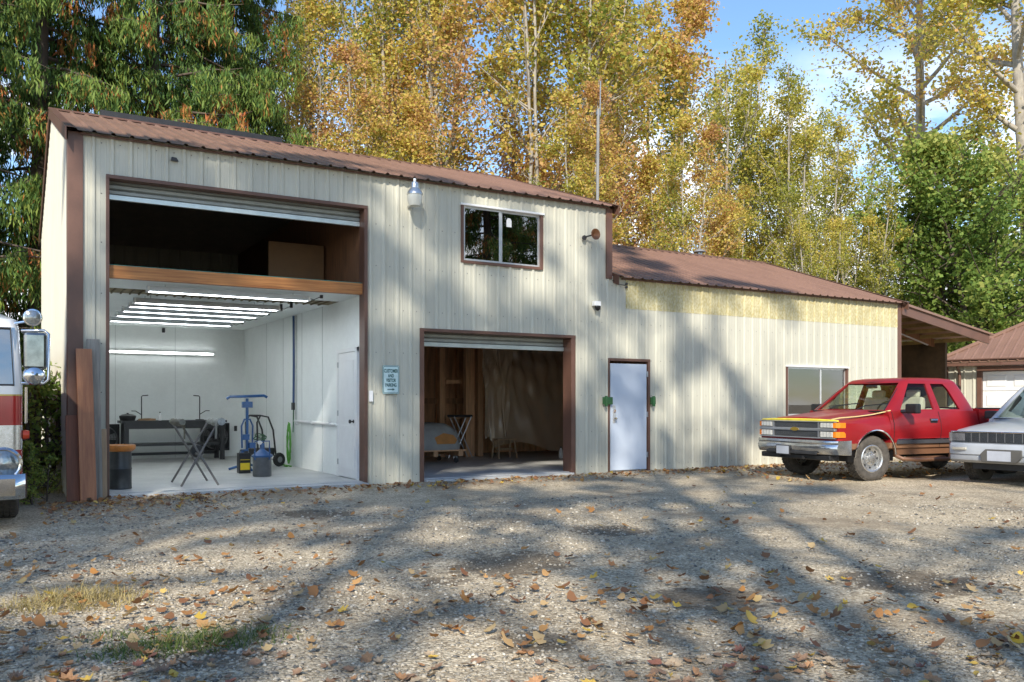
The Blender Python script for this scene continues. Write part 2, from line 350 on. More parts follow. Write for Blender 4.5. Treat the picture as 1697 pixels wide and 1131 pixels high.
for i, (a, b) in enumerate(zip([9.15, 10.38, 11.6, 12.82, 14.05, 15.27, 16.2], [10.38, 11.6, 12.82, 14.05, 15.27, 16.2, XW])):
    pass
fib = bpy.data.materials.new('fibreglass'); fib.use_nodes = True
def _fib():
    n = fib.node_tree; K = n.links.new; b = n.nodes['Principled BSDF']
    tc = n.nodes.new('ShaderNodeTexCoord'); mp = n.nodes.new('ShaderNodeMapping'); mp.inputs['Scale'].default_value = (1, 1, 0.55); ns = n.nodes.new('ShaderNodeTexNoise'); ns.inputs['Scale'].default_value = 34; ns.inputs['Detail'].default_value = 6
    n2 = n.nodes.new('ShaderNodeTexNoise'); n2.inputs['Scale'].default_value = 2.2; n2.inputs['Detail'].default_value = 5
    r = n.nodes.new('ShaderNodeValToRGB'); r.color_ramp.elements[0].position = 0.42; r.color_ramp.elements[1].position = 0.6
    r.color_ramp.elements[0].color = (0.66, 0.58, 0.30, 1); r.color_ramp.elements[1].color = (0.80, 0.75, 0.52, 1)
    mx = n.nodes.new('ShaderNodeMixRGB'); mx.blend_type = 'MULTIPLY'; mx.inputs[0].default_value = 0.8; r2 = n.nodes.new('ShaderNodeValToRGB'); r2.color_ramp.elements[0].position = 0.35; r2.color_ramp.elements[1].position = 0.6; r2.color_ramp.elements[0].color = (0.76, 0.73, 0.62, 1); r2.color_ramp.elements[1].color = (1, 0.98, 0.9, 1)
    K(tc.outputs['Object'], mp.inputs[0]); K(mp.outputs[0], ns.inputs['Vector']); K(tc.outputs['Object'], n2.inputs['Vector']); K(ns.outputs['Fac'], r.inputs[0]); K(n2.outputs['Fac'], r2.inputs[0]); K(r.outputs[0], mx.inputs[1]); K(r2.outputs[0], mx.inputs[2]); K(mx.outputs[0], b.inputs['Base Color'])
    b.inputs['Roughness'].default_value = 0.45; tr = n.nodes.new('ShaderNodeBsdfTranslucent'); ms = n.nodes.new('ShaderNodeMixShader'); ms.inputs[0].default_value = .25; K(mx.outputs[0], tr.inputs[0]); K(b.outputs[0], ms.inputs[1]); K(tr.outputs[0], ms.inputs[2]); K(ms.outputs[0], n.nodes['Material Output'].inputs[0])
_fib()
for o in ribbed(wf, 'skylight_panel', (0, 0, 0), (1, 0, 0), (0, 0, 1), (0, -1, 0), 9.15, XW - 0.02, 3.0, E2 - 0.01, fib, (), 1.22, lift=0.004): o['label'] = 'weathered translucent yellow fibreglass strip under the low eave'
sl, zl = (ZR - E1) / YR, None
gable = lambda e, z: (lambda u: e + (z - e) * (u / YR if u < YR else (YB - u) / (YB - YR)))
wl = part('side_wall'); ribbed(wl, 'siding_panel', (0, 0, 0), (0, 1, 0), (0, 0, 1), (-1, 0, 0), 0.0, YB, -0.03, gable(E1 - .02, ZR - .02), cream)
wr = part('side_wall'); ribbed(wr, 'siding_panel', (XT + .02, 0, 0), (0, 1, 0), (0, 0, 1), (1, 0, 0), 0.0, YB, 3.0, gable(E1 - .02, ZR - .02), cream)
we = part('side_wall'); ribbed(we, 'siding_panel', (XW, 0, 0), (0, 1, 0), (0, 0, 1), (1, 0, 0), 0.0, YB, -0.03, gable(E2 - .02, ZR2 - .02), cream)
wb = part('back_wall'); ribbed(wb, 'siding_panel', (0, YB, 0), (1, 0, 0), (0, 0, 1), (0, 1, 0), 0.0, XT, -0.03, E1 - .02, cream); ribbed(wb, 'siding_panel', (0, YB, 0), (1, 0, 0), (0, 0, 1), (0, 1, 0), XT, XW, -0.03, E2 - .02, cream)
# screws in rows on the front wall
mb = MB(); H = prof_points(0, XW)[1]
for z in (0.12, 0.75, 1.4, 2.05, 2.72, 3.4, 4.05, 4.72):
    u = 0.05 + PERIOD * 0.42
    while u < (XT if z > 3.55 else 8.9 if z > 2.95 else XW) - 0.05:
        if not any(o[0] - .02 < u < o[1] + .02 and o[2] - .02 < z < o[3] + .05 for o in (O1, O2, DR, W1, W2)) and u > 0.16:
            y = -H(u) - 0.001; s = 0.010; mb.add([(u - s, y - .001, z), (u, y - .001, z - s), (u + s, y - .001, z), (u, y - .001, z + s), (u, y - .007, z)], [(0, 1, 4), (1, 2, 4), (2, 3, 4), (3, 0, 4)])
        u += PERIOD
o = mb.obj('screws', screwm, wf); o['kind'] = 'stuff'
# roofs
def roof(name, x0, x1, ze, zr, ov=0.16):
    p = part(name); dz = zr - ze; ln = math.hypot(YR, dz); V = Vector((0, YR, dz)) / ln; N = Vector((0, -dz, YR)) / ln
    ribbed(p, 'roof_panel', (0, 0, ze + .02), (1, 0, 0), V, N, x0, x1, -ov, ln, roofm, start=x0 - 0.2)
    V2 = Vector((0, -(YB - YR), dz)); l2 = V2.length; V2 /= l2; N2 = Vector((0, dz, YB - YR)).normalized()
    ribbed(p, 'roof_panel', (0, YB, ze + .02), (1, 0, 0), V2, N2, x0, x1, -ov, l2, roofm, start=x0 - 0.2)
    c = MB(); c.loft([[(x, YR - .19, zr - .03), (x, YR - .03, zr + .05), (x, YR + .03, zr + .05), (x, YR + .19, zr - .03), (x, YR, zr + .015)] for x in (x0 - .02, x1 + .02)]); c.obj('ridge_cap', brown, p)
    for x in (x0, x1):                                # rake trim
        for (ya, za, yb, zb) in ((-ov - .01, ze - ov * dz / YR, YR, zr), (YR, zr, YB + ov, ze - ov * dz / YR)):
            t = MB(); s = -1 if x == x0 else 1
            t.loft([[(x + s * .012, y, z - .13), (x + s * .012, y, z + .052), (x - s * .09, y, z + .052), (x - s * .09, y, z + .046), (x, y, z + .044), (x, y, z - .13)] for y, z in ((ya, za), (yb, zb))]); t.obj('rake_trim', brown, p)
    e = MB(); e.box(x0 + .16, x1 - .14, -.06, -.03, ze - .055, ze - .03); e.obj('eave_trim', brown, p)
    d = MB(); d.add([(x0 + .05, 0.02, ze - .05), (x1 - .05, .02, ze - .05), (x1 - .05, YR, zr - .06), (x0 + .05, YR, zr - .06), (x1 - .05, YB - .02, ze - .05), (x0 + .05, YB - .02, ze - .05)], [(0, 1, 2, 3), (3, 2, 4, 5)]); d.obj('roof_deck', mat('deck', (.42, .38, .33), .8), p)
    return p
r1 = roof('tall_roof', -0.05, XT + .08, E1, ZR); r2 = roof('low_roof', XT + .09, XW + .1, E2, ZR2)
v = MB(); v.loft([[(x, YR + .05, ZR + .05), (x, YR + .05, ZR + .17), (x, YR + .11, ZR + .17), (x, YR + .11, ZR + .02)] for x in (0.75, 4.0)]); v.obj('ridge_vent', blackm, r1)
# corner and opening trim
def trim(x0, x1, y0, y1, z0, z1, m=brown, name='corner_trim', bev=.004): return MB().box(x0, x1, y0, y1, z0, z1).obj(name, m, B, bevel=bev)
trim(-.03, .155, -.032, -.0, -.03, E1 - .02); trim(-.033, -.0, -.0, .14, -.03, E1 - .02); trim(XT - .09, XT + .04, -.036, .06, E2 - .06, E1 - .05)
trim(XW - .1, XW + .03, -.036, .08, -.03, E2 - .06)
def opening(o, wd=.06, dep=.2):
    g = part('door_trim'); x0, x1, z0, z1 = o
    MB().box(x0 - wd * .2, x0 + wd * .5, -.03, dep, -.02, z1).obj('jamb_trim', brown, g, bevel=.004)
    MB().box(x1 - wd * .5, x1 + wd * .4, -.03, dep, -.02, z1).obj('jamb_trim', brown, g, bevel=.004)
    MB().box(x0 - wd * .2, x1 + wd * .4, -.034, dep - .05, z1, z1 + .05).obj('head_trim', brown, g, bevel=.004)
opening(O1); opening(O2, .1, .24); opening(DR, .06, .1)
def roller(o, z, n, yy=.22):
    g = part('roller_door'); x0, x1, _, z1 = o; k = MB()
    for i in range(n):
        za = z + .07 + i * .075
        k.loft([[(x, yy, za), (x, yy - .028, za + .015), (x, yy - .028, za + .055), (x, yy, za + .072)] for x in (x0 + .03, x1 - .03)], closed=False, cap=False)
    k.obj('door_curtain', mat('curtain', (.33, .35, .33), .45, .2, var=.15), g)
    MB().box(x0 + .03, x1 - .03, yy - .045, yy + .01, z, z + .068).obj('bottom_bar', mat('bar', (.62, .68, .66), .35, .5), g, bevel=.004)
roller(O1, 4.02, 3); roller(O2, 2.19, 3, .26)
# upper window and wing window
def window(o, split, pane_m, sash=alu, blind=False):
    g = part('window'); x0, x1, z0, z1 = o; t = .035
    for a in ((x0 - .045, x0, z0 - .04, z1 + .0), (x1, x1 + .045, z0 - .04, z1 + .0)): MB().box(a[0], a[1], -.035, .07, a[2], a[3]).obj('side_trim', brown, g)
    MB().box(x0 - .0, x1 + .0, -.038, .07, z0 - .045, z0 - .0).obj('sill_trim', brown, g)
    MB().box(x0 - .06, x1 + .06, -.06, .06, z1, z1 + .035).obj('drip_cap', whitep, g, bevel=.004)
    for i, (a, b, y) in enumerate(((x0, split, .012), (split, x1, .034))):
        f = MB(); f.box(a, a + t, y - .02, y, z0, z1); f.box(b - t, b, y - .02, y, z0, z1); f.box(a + t, b - t, y - .02, y, z0, z0 + t); f.box(a + t, b - t, y - .02, y, z1 - t, z1); s = f.obj('sash', sash, g)
        MB().box(a + t - .004, b - t + .004, y - .012, y - .008, z0 + t - .004, z1 - t + .004).obj('pane', pane_m, s if False else g)
    return g
g1 = window(W1, 6.50, winglass); g2 = window(W2, 14.42, glass('wing_glass', (.4, .36, .32), .16))
MB().add([(6.62, .018, 4.36), (6.72, .018, 4.36), (6.72, .018, 4.25), (6.62, .018, 4.25), (6.645, .018, 4.40), (6.695, .018, 4.40)], [(0, 1, 2, 3), (0, 4, 5, 1)]).obj('sticker', whitep, g1)
MB().prism([(6.18, 3.65), (6.32, 3.65), (6.27, 3.80), (6.24, 3.86), (6.22, 3.78)], 'y', .05, .06).obj('cardboard_scrap', mat('card', (.5, .36, .2), .8), g1)
bl = MB(); z = 1.06
while z < 1.96: bl.box(13.42, 14.4, .075, .1, z, z + .018); z += .026
bl.obj('blind', mat('blind', (.45, .40, .36), .6), g2)
MB().box(14.42, 15.2, .1, .12, 1.0, 1.55).obj('board', mat('winboard', (.35, .28, .2), .8), g2)
# entry door
g = part('entry_door')
MB().box(8.79, 9.63, -.012, .03, .03, 1.985).obj('door_leaf', doorw, g, bevel=.004)
k = MB(); k.lathe([(.0, -.085), (.024, -.085), (.03, -.06), (.012, -.045), (.012, -.02), (.033, -.018), (.033, -.012)], (8.87, 0, .98), 'y', 16); k.obj('door_knob', chrome, g, 40)
k = MB(); k.lathe([(.0, -.04), (.03, -.04), (.034, -.012)], (8.87, 0, 1.12), 'y', 16); k.obj('deadbolt', chrome, g, 40)
MB().box(8.84, 8.90, -.022, -.012, .90, 1.22).obj('lock_plate', alu, g, bevel=.004)
greenm = mat('green_paint', (.03, .11, .035), .5, var=.3)
for x0, x1 in ((8.60, 8.80), (9.70, 9.80)):
    k = MB(); k.box(x0, x1, -.075, -.024, 1.235, 1.37); k.box(x0 + .01, x0 + .05, -.12, -.075, 1.20, 1.39); k.obj('bar_bracket', greenm, g, bevel=.006)
for z in (.25, 1.0, 1.75): MB().box(9.63, 9.66, -.03, -.01, z, z + .1).obj('hinge', galv, g)
# interior of the tall bay
def wall(name, x0, x1, y0, y1, z0, z1, m, parent=B): return MB().box(x0, x1, y0, y1, z0, z1).obj(name, m, parent)
inn = part('bay_interior')
floor = MB().box(.06, XW - .06, .04, YB - .05, -.05, .045).obj('concrete_floor', concrete, B)
MB().box(.47, 4.06, -.22, .04, -.05, .037).obj('concrete_apron', concrete, B); MB().box(5.07, 7.92, -.12, .04, -.05, .037).obj('concrete_apron', concrete, B)
wall('interior_wall', .06, .15, .05, 7.75, .046, 2.95, whitew, inn); wall('interior_wall', 4.095, 4.2, .24, YB - .1, .046, 2.95, whitew, inn); wall('interior_wall', .15, 4.095, 7.75, 7.85, .046, 2.95, whitew, inn)
wall('ceiling_panel', .06, 4.2, .3, 1.22, 2.95, 2.99, whitew, inn); wall('ceiling_panel', .06, 4.2, 1.84, 7.9, 2.95, 2.99, whitew, inn)
o = wall('ceiling_strip', .06, 4.2, 1.22, 1.84, 2.955, 2.99, mat('strip', (.22, .17, .09), .7, var=.2, vs=3), inn)
k = MB()
for i in range(30): x = .15 + i * .13; k.box(x, x + .02, 1.22, 1.84, 2.935, 2.955)
k.obj('strip_ribs', mat('strip2', (.16, .12, .06), .7), inn)
k = MB()
for x in (1.36, 2.58): k.box(x - .004, x + .004, 7.744, 7.75, .05, 2.95)
for y in (2.1, 3.3, 4.55, 5.8): k.box(4.089, 4.095, y - .004, y + .004, .05, 2.95)
k.obj('wall_seams', mat('seam', (.5, .52, .5), .6), inn)
wall('loft_beam', .46, 4.08, .06, .16, 2.945, 3.115, woodo, inn); wall('loft_floor', .06, 4.2, .16, YB - .1, 3.0, 3.10, mat('loft_deck', (.5, .38, .25), .7), inn)
wall('beam_tape', .46, 4.08, .058, .16, 3.116, 3.123, mat('teal', (.02, .22, .18), .6), inn)
wall('header_board', .15, 4.095, .18, .30, 2.95, 3.0, whitew, inn)
wall('loft_partition', 4.1, 4.2, .24, YB - .1, 3.10, 4.8, woodd, inn)
for y in (1.2, 2.4, 3.6, 4.8): wall('purlin', .1, 8.6, y, y + .06, E1 + sl * y - .32 if y < YR else E1 + sl * (YB - y) - .32, E1 + sl * y - .12 if y < YR else E1 + sl * (YB - y) - .12, woodd, inn)
# lower bay interior with bare framing
by = part('lower_bay_framing'); bayw = mat('bay_wood', (.44, .25, .13), .75, var=.35, vs=3, stretch=(4, 4, .5), rnd=.2, fine=.1)
wall('plywood_wall', 4.2, 12.6, 6.0, 6.05, .046, 3.4, bayw, by); wall('plywood_wall', 12.6, 12.7, .1, 6.05, .046, 3.3, bayw, by); wall('ceiling_board', 4.2, 9.0, .35, 6.0, 2.75, 2.8, bayw, by)
for i in range(16): x = 4.5 + i * .52; wall('stud', x, x + .05, 5.89, 5.995, .046, 2.75, stud, by)
for x, y in ((7.75, 4.95), (8.28, 4.7), (8.45, 4.85), (8.62, 4.75)): wall('post', x, x + .13, y, y + .13, .046, 2.75, stud, by)
wall('rail_board', 4.3, 12.5, 5.86, 5.888, 1.25, 1.38, bayw, by)
for y in (1.2, 2.4, 3.6, 4.8): wall('joist', 4.22, 12.5, y, y + .06, 2.5, 2.75, bayw, by)
for z in (.9, 1.7): wall('blocking', 7.9, 8.28, 4.95, 5.0, z, z + .09, stud, by)
# carport leaning on the wing
cp = part('carport'); CX1 = 20.55
sc = (3.0 - 3.56) / (CX1 - XW)
k = MB(); k.prism([(XW + .04, 3.30), (CX1, 2.74), (CX1, 2.97), (XW + .04, 3.53)], 'y', -.05, .0); k.obj('fascia_board', brown, cp, bevel=.006)
k = MB(); k.prism([(XW + .04, 3.52), (CX1 + .1, 2.955), (CX1 + .1, 3.0), (XW + .04, 3.575)], 'y', -.10, 8.4); k.obj('carport_roof', roofm, cp)
for i in range(1, 6):
    y = i * 1.4; k = MB(); k.prism([(XW + .05, 3.30), (CX1, 2.74), (CX1, 2.95), (XW + .05, 3.51)], 'y', y, y + .06); k.obj('rafter', woodd, cp)
for i in range(6):
    x = XW + .4 + i * .6; z = 3.51 + sc * (x - XW); MB().box(x, x + .05, .02, 8.3, z - .12, z - .03).obj('purlin', mat('ins', (.30, .22, .09), .9, var=.5, vs=2), cp)
for y in (4.1, 8.2): MB().box(CX1 - .14, CX1, y, y + .14, -.03, 2.8).obj('post', brown, cp)
MB().box(XW, CX1, 8.3, 8.38, -.03, 3.3).obj('back_panel', woodd, cp); MB().box(CX1 - .05, CX1 + .03, 1.1, 8.3, -.03, 2.9).obj('side_panel', mat('shade_brown', (.085, .055, .03), .9, var=.6, vs=1.5), cp)  # side panel's brown is darkened to put the carport's inner shade into the colour
k = MB(); k.tube([(XW + .3, 1.0, 3.25), (CX1 - .5, 1.3, 2.78)], .02, 6); k.obj('conduit', galv, cp)

# ------------------------------------------------------------------ fixtures on the workshop
def security_lamp():
    t = thing('security_lamp', 'silver barn security lamp with clear lens on the upper front wall', 'lamp', (4.80, -.02, 4.35))
    k = MB(); k.tube([(0, 0, .02), (0, -.12, .03), (0, -.24, .12)], .02, 8); k.obj('bracket', galv, t, 40)
    k = MB(); k.lathe([(.0, .36), (.05, .36), (.062, .34), (.065, .27), (.085, .25), (.125, .19), (.128, .165)], (0, -.24, 0), 'z', 20); k.obj('housing', mat('lamp_metal', (.6, .61, .6), .3, .8), t, 35)
    k = MB(); k.lathe([(.118, .165), (.115, .08), (.085, -.01), (.0, -.015)], (0, -.24, 0), 'z', 20); k.obj('lens', mat('lens', (.62, .62, .55), .25, var=.1, spec=.7), t, 40)
    k = MB(); k.lathe([(.0, .42), (.022, .42), (.022, .36)], (0, -.24, 0), 'z', 10); k.obj('photocell', whitep, t)
security_lamp()
t = thing('horn_speaker', 'rusty horn speaker bracketed on the wall beside the upper window', 'speaker', (8.2, -.02, 4.22))
k = MB(); k.lathe([(.02, .0), (.03, -.04), (.05, -.07), (.085, -.10), (.1, -.115), (.085, -.112), (.03, -.05), (.0, -.045)], (.1, -.1, .03), 'y', 20); k.obj('horn', mat('rusty', (.25, .11, .05), .5, .3, var=.4), t, 40)
k = MB(); k.tube([(0, 0, 0), (0, -.07, 0), (.1, -.1, .03)], .014, 6); k.lathe([(.04, 0), (.045, -.03), (.0, -.035)], (-.03, -.03, -.02), 'y', 12); k.obj('bracket', darkp, t)
t = thing('security_camera', 'small white and black dome security camera on the wall over the white door', 'camera', (8.44, -.02, 3.0))
MB().box(-.07, .07, -.09, 0, .0, .085).obj('base', whitep, t, bevel=.01)
k = MB(); k.lathe([(.055, 0), (.056, -.03), (.045, -.065), (.02, -.085), (0, -.088)], (0, -.08, 0), 'z', 16); k.obj('dome', mat('dome', (.01, .01, .012), .1), t, 40)
t = thing('parking_sign', 'white metal customer and visitor parking sign with green letters and arrow', 'sign', (4.495, -.03, 1.625))
def rrect(w, h, r, n=4):
    return [(cx + r * math.cos(a), cz + r * math.sin(a)) for cx, cz, a0 in ((w - r, h - r, 0), (-w + r, h - r, 90), (-w + r, -h + r, 180), (w - r, -h + r, 270)) for a in [R(a0 + 90 * i / n) for i in range(n + 1)]]
signg = mat('sign_green', (.005, .09, .075), .5); signw = mat('sign_white', (.60, .76, .74), .4)
MB().prism(rrect(.142, .225, .025), 'y', -.004, 0).obj('plate', signg, t); MB().prism(rrect(.137, .22, .022), 'y', -.0048, -.0042).obj('edge_band', signw, t); MB().prism(rrect(.128, .211, .02), 'y', -.0056, -.005).obj('border', signg, t); MB().prism(rrect(.120, .203, .017), 'y', -.0064, -.0058).obj('face', signw, t)
def text(body, size, loc, m, parent, rot=(R(90), 0, 0), sx=1.0, name='lettering', ext=.0004, off=0.0):
    cu = bpy.data.curves.new(name, 'FONT'); cu.body = body; cu.size = size; cu.align_x = 'CENTER'; cu.align_y = 'CENTER'; cu.extrude = ext; cu.offset = off
    o = bpy.data.objects.new('tmp', cu); C.objects.link(o); dg = bpy.context.evaluated_depsgraph_get(); dg.update(); me = bpy.data.meshes.new_from_object(o.evaluated_get(dg)); bpy.data.objects.remove(o)
    me.materials.clear(); me.materials.append(m); q = bpy.data.objects.new(name, me); C.objects.link(q); q.location = loc; q.rotation_euler = rot; q.scale = (sx, 1, 1); q.parent = parent; return q
for s_, z in (('CUSTOMER', .135), ('AND', .060), ('VISITOR', -.012), ('PARKING', -.086)): text(s_, .075, (0, -.0072, z), signg, t, sx=.60, off=.0026)
MB().prism([(-.06, -.158), (.025, -.158), (.025, -.172), (.065, -.152), (.025, -.132), (.025, -.146), (-.06, -.146)], 'y', -.0076, -.0068).obj('arrow', signg, t)
t = thing('antenna_mast', 'tall thin grey antenna mast rising behind the end of the tall roof', 'antenna', (10.1, 2.2, 4.34))
k = MB(); k.tube([(0, 0, -.1), (.03, 0, 3.15)], .032, 8); k.obj('pole', mat('mast', (.24, .24, .23), .6), t, 40)
k = MB(); k.tube([(0.08, 0, 3.0), (.09, 0, 3.75)], .014, 6); k.obj('whip', galv, t, 40)
MB().box(-.02, .08, -.02, .02, 3.02, 3.10).obj('clamp', galv, t)
t = thing('stove_pipe', 'short capped metal stove pipe poking above the low wing roof', 'pipe', (15.1, 4.5, ZR2 - .12))
k = MB(); k.lathe([(.075, 0), (.075, .28)], (0, 0, 0), 'z', 14); k.obj('pipe', galv, t, 40)
k = MB(); k.lathe([(.17, .29), (.15, .32), (.03, .38), (0, .385)], (0, 0, 0), 'z', 14); k.obj('cap', greyp, t, 40)
k = MB(); k.tube([(8.82, -.03, 3.5), (8.95, -.04, 3.43), (9.1, -.04, 3.42), (9.12, -.04, 3.44)], .006, 5); k.obj('cable', darkp, B)
k = MB(); k.lathe([(.02, -.03), (.025, -.06), (0, -.065)], (9.13, 0, 3.45), 'y', 8); k.lathe([(.02, -.03), (.025, -.06), (0, -.065)], (9.13, 0, 3.39), 'y', 8); k.obj('insulator', darkp, B)
MB().prism([(1.24, 4.60), (1.34, 4.60), (1.31, 4.645), (1.25, 4.65)], 'y', -.06, -.02).obj('wall_clip', darkp, B)
MB().box(4.13, 4.19, -.06, -.02, 1.28, 1.45).obj('switch_box', whitep, B, bevel=.005)

# ------------------------------------------------------------------ things in the tall bay
FZ = .046
tube_on = mat('tube_lit', (.92, .97, 1.0), .4, emit=10.0, var=.0)
refl = mat('reflector', (.72, .75, .78), .35, .2, var=.05, vs=20)
LN = ['first strip light, slung just behind the orange loft beam', 'second strip light back from the loft beam, before the ribbed ceiling strip', 'third strip light back from the loft beam', 'fourth strip light back from the loft beam', 'fifth strip light back from the loft beam', 'sixth and deepest strip light hanging under the white ceiling']
def strip_light(i, x0, x1, y, z, base=None):
    t = thing('strip_light', LN[i], 'light', (x0, y, z), group='strip lights hanging in the tall bay'); L_ = x1 - x0
    k = MB(); k.loft([[(x, -.10, -.035), (x, -.035, .05), (x, .035, .05), (x, .10, -.035), (x, .09, -.035), (x, .03, .04), (x, -.03, .04), (x, -.09, -.035)] for x in (0, L_)]); k.obj('reflector', refl, t)
    for s in (-1, 1):
        k = MB(); k.tube([(.04, s * .05, -.02), (L_ - .04, s * .05, -.02)], .011, 8); k.obj('tube', tube_on, t, 40)
    for x in (0.01, L_ - .03): MB().box(x, x + .02, -.09, .09, -.034, .04).obj('end_cap', whitep, t)
    for x in (.25, L_ - .25): k = MB(); k.tube([(x, 0, .05), (x, 0, 2.95 - z)], .004, 4); k.obj('chain', greyp, t)
    k = MB(); k.tube([(L_ - .02, 0, .02), (L_ + .08, 0, .0), (L_ + .2, 0, .06)], .006, 5); k.box(L_ + .18, L_ + .22, -.02, .02, .03, 2.95 - z); k.obj('cord', darkp, t)
for i, (y, x0, x1) in enumerate(((.5, 1.0, 3.35), (1.45, .94, 3.15), (2.05, .94, 3.15), (2.85, .94, 3.15), (3.75, .94, 3.15), (4.8, .94, 3.15))): strip_light(i, x0, x1, y, 2.80 if i else 2.87)
t = thing('wall_light', 'single lit tube light fixed along the white back wall', 'light', (.9, 7.70, 2.37))
MB().box(0, 2.5, -.0, .045, -.03, .03).obj('housing', whitep, t); k = MB(); k.tube([(.02, -.02, 0), (2.48, -.02, 0)], .011, 8); k.obj('tube', tube_on, t, 40)
# inner door on the partition wall
t = thing('inner_door', 'white panelled inner door standing closed in the partition wall', 'door', (4.095, .36, FZ))
MB().box(-.03, -.001, 0, .83, .01, 2.03).obj('door_leaf', whitep, t, bevel=.004)
for z0, z1 in ((.15, .85), (.98, 1.9)): MB().box(-.036, -.028, .11, .72, z0, z1).obj('panel', whitep, t, bevel=.003)
for a in ((-.06, -.0), (.83, .89)): MB().box(-.04, -.001, a[0], a[1], 0, 2.1).obj('casing', whitep, t)
MB().box(-.042, -.001, -.06, .89, 2.035, 2.1).obj('casing', whitep, t)
k = MB(); k.lathe([(.028, -.035), (.03, -.04), (.012, -.05), (.012, -.075), (.032, -.09), (.03, -.11), (0, -.115)], (0, .09, .92), 'x', 14); k.obj('door_knob', blackm, t, 40)
for z in (.2, 1.0, 1.8): MB().box(-.045, -.03, .82, .85, z, z + .09).obj('hinge', galv, t)
# drum with an orange liner
t = thing('waste_drum', 'dark steel waste drum with an orange liner folded over its rim', 'drum', (.68, .68, FZ))
k = MB(); k.lathe([(0, 0), (.15, 0), (.155, .01), (.15, .03), (.15, .27), (.157, .285), (.15, .30), (.15, .55), (.13, .55)], (0, 0, 0), 'z', 24); k.obj('drum', mat('drum', (.05, .052, .05), .4, .4, var=.3), t, 40)
k = MB(); k.lathe([(.14, .53), (.165, .53), (.20, .56), (.205, .60), (.20, .62), (.17, .625), (.14, .58)], (0, 0, 0), 'z', 14); k.obj('liner', mat('liner', (.55, .19, .03), .4, var=.25, vs=14), t, 60)
# folding panel stand
t = thing('panel_stand', 'folding metal X-leg panel stand with rag-wrapped padded arms', 'stand', (1.72, .86, FZ))
steel = mat('steel_leg', (.17, .16, .15), .5, .5, var=.2); pads = [mat('pad_a', (.18, .17, .13), .85, var=.4, vs=20), mat('pad_b', (.33, .33, .29), .8, var=.3, vs=20)]
for y in (-.4, .4):
    k = MB(); k.tube([(-.26, y, .01), (.26, y * .9, .92)], .016, 8); k.obj('leg', steel, t, 40)
    k = MB(); k.tube([(.26, y, .01), (-.26, y * .9, .92)], .016, 8); k.obj('leg', steel, t, 40)
for i, x in enumerate((-.27, .27)):
    k = MB(); k.tube([(x, -.55, .93), (x, .5, .93)], .016, 8); k.obj('arm', steel, t, 40)
    k = MB(); n = 10; k.tube([(x + .01 * math.sin(j * 2.1), -.56 + j * .09, .935 + .008 * math.cos(j * 3)) for j in range(n)], [.045 + .014 * math.sin(j * 2.7 + i) for j in range(n)], 9); k.obj('pad', pads[i], t, 60)
    k = MB(); k.loft([[(x + .05 * (i * 2 - 1) * -1, -.5 + a, .93 - b) for a in (0, .14)] for b in (0, .12, .24)], cap=False, closed=False); k.obj('rag', pads[i], t)
k = MB(); k.tube([(0, -.4, .46), (0, .4, .46)], .02, 8); k.obj('pivot_bar', steel, t, 40)
k = MB(); k.lathe([(.09, .0), (.1, .02), (.1, .04), (0, .05)], (.02, -.1, .5), 'y', 12); k.obj('weight_disc', blackm, t, 40)
# blue rotating stand
bluem = mat('blue_paint', (.012, .075, .22), .35, var=.2, coat=.3)
t = thing('blue_paint_stand', 'blue steel paint stand with a wide T-shaped top bar', 'stand', (3.07, 3.25, FZ))
k = MB(); k.tube([(0, 0, 0.02), (0, 0, 1.3)], .026, 10); k.obj('post', bluem, t, 40)
k = MB(); k.tube([(-.36, 0, 1.29), (-.3, 0, 1.33), (0, 0, 1.335), (.3, 0, 1.35), (.36, 0, 1.32)], .024, 8); k.obj('top_bar', bluem, t, 40)
k = MB(); k.box(-.09, .09, -.05, .05, 1.13, 1.24); k.obj('clamp_box', bluem, t, bevel=.008)
k = MB(); k.tube([(-.09, 0, .4), (-.1, 0, .8), (-.05, 0, .92), (.05, 0, .92), (.1, 0, .8), (.09, 0, .4)], .016, 8); k.obj('loop_handle', bluem, t, 40)
for a in (30, 150, 270): k = MB(); k.tube([(0, 0, .12), (.33 * math.cos(R(a)), .33 * math.sin(R(a)), .02)], .022, 8); k.obj('foot', bluem, t, 40)
for z, x in ((.55, -.03), (.4, .08), (.28, -.05)): MB().box(x - .06, x + .06, -.07, .04, z, z + .1).obj('ratchet_block', bluem, t, bevel=.008)
# solvent can
t = thing('solvent_can', 'square black solvent can with a yellow label beside the grey pot', 'can', (2.86, 2.62, FZ))
MB().box(-.1, .1, -.09, .09, 0, .35).obj('can_body', blackm, t, bevel=.012)
MB().box(-.08, .08, -.0925, -.0905, .06, .24).obj('label_print', mat('yellow_label', (.75, .55, .02), .5), t); MB().box(-.08, .08, -.0935, -.0927, .18, .23).obj('label_band', blackm, t)
k = MB(); k.lathe([(.03, .35), (.03, .38), (0, .38)], (.05, 0, 0), 'z', 12); k.obj('cap', blackm, t); k = MB(); k.tube([(-.07, 0, .35), (-.06, 0, .40), (.0, 0, .40), (.01, 0, .35)], .008, 6); k.obj('handle', blackm, t)
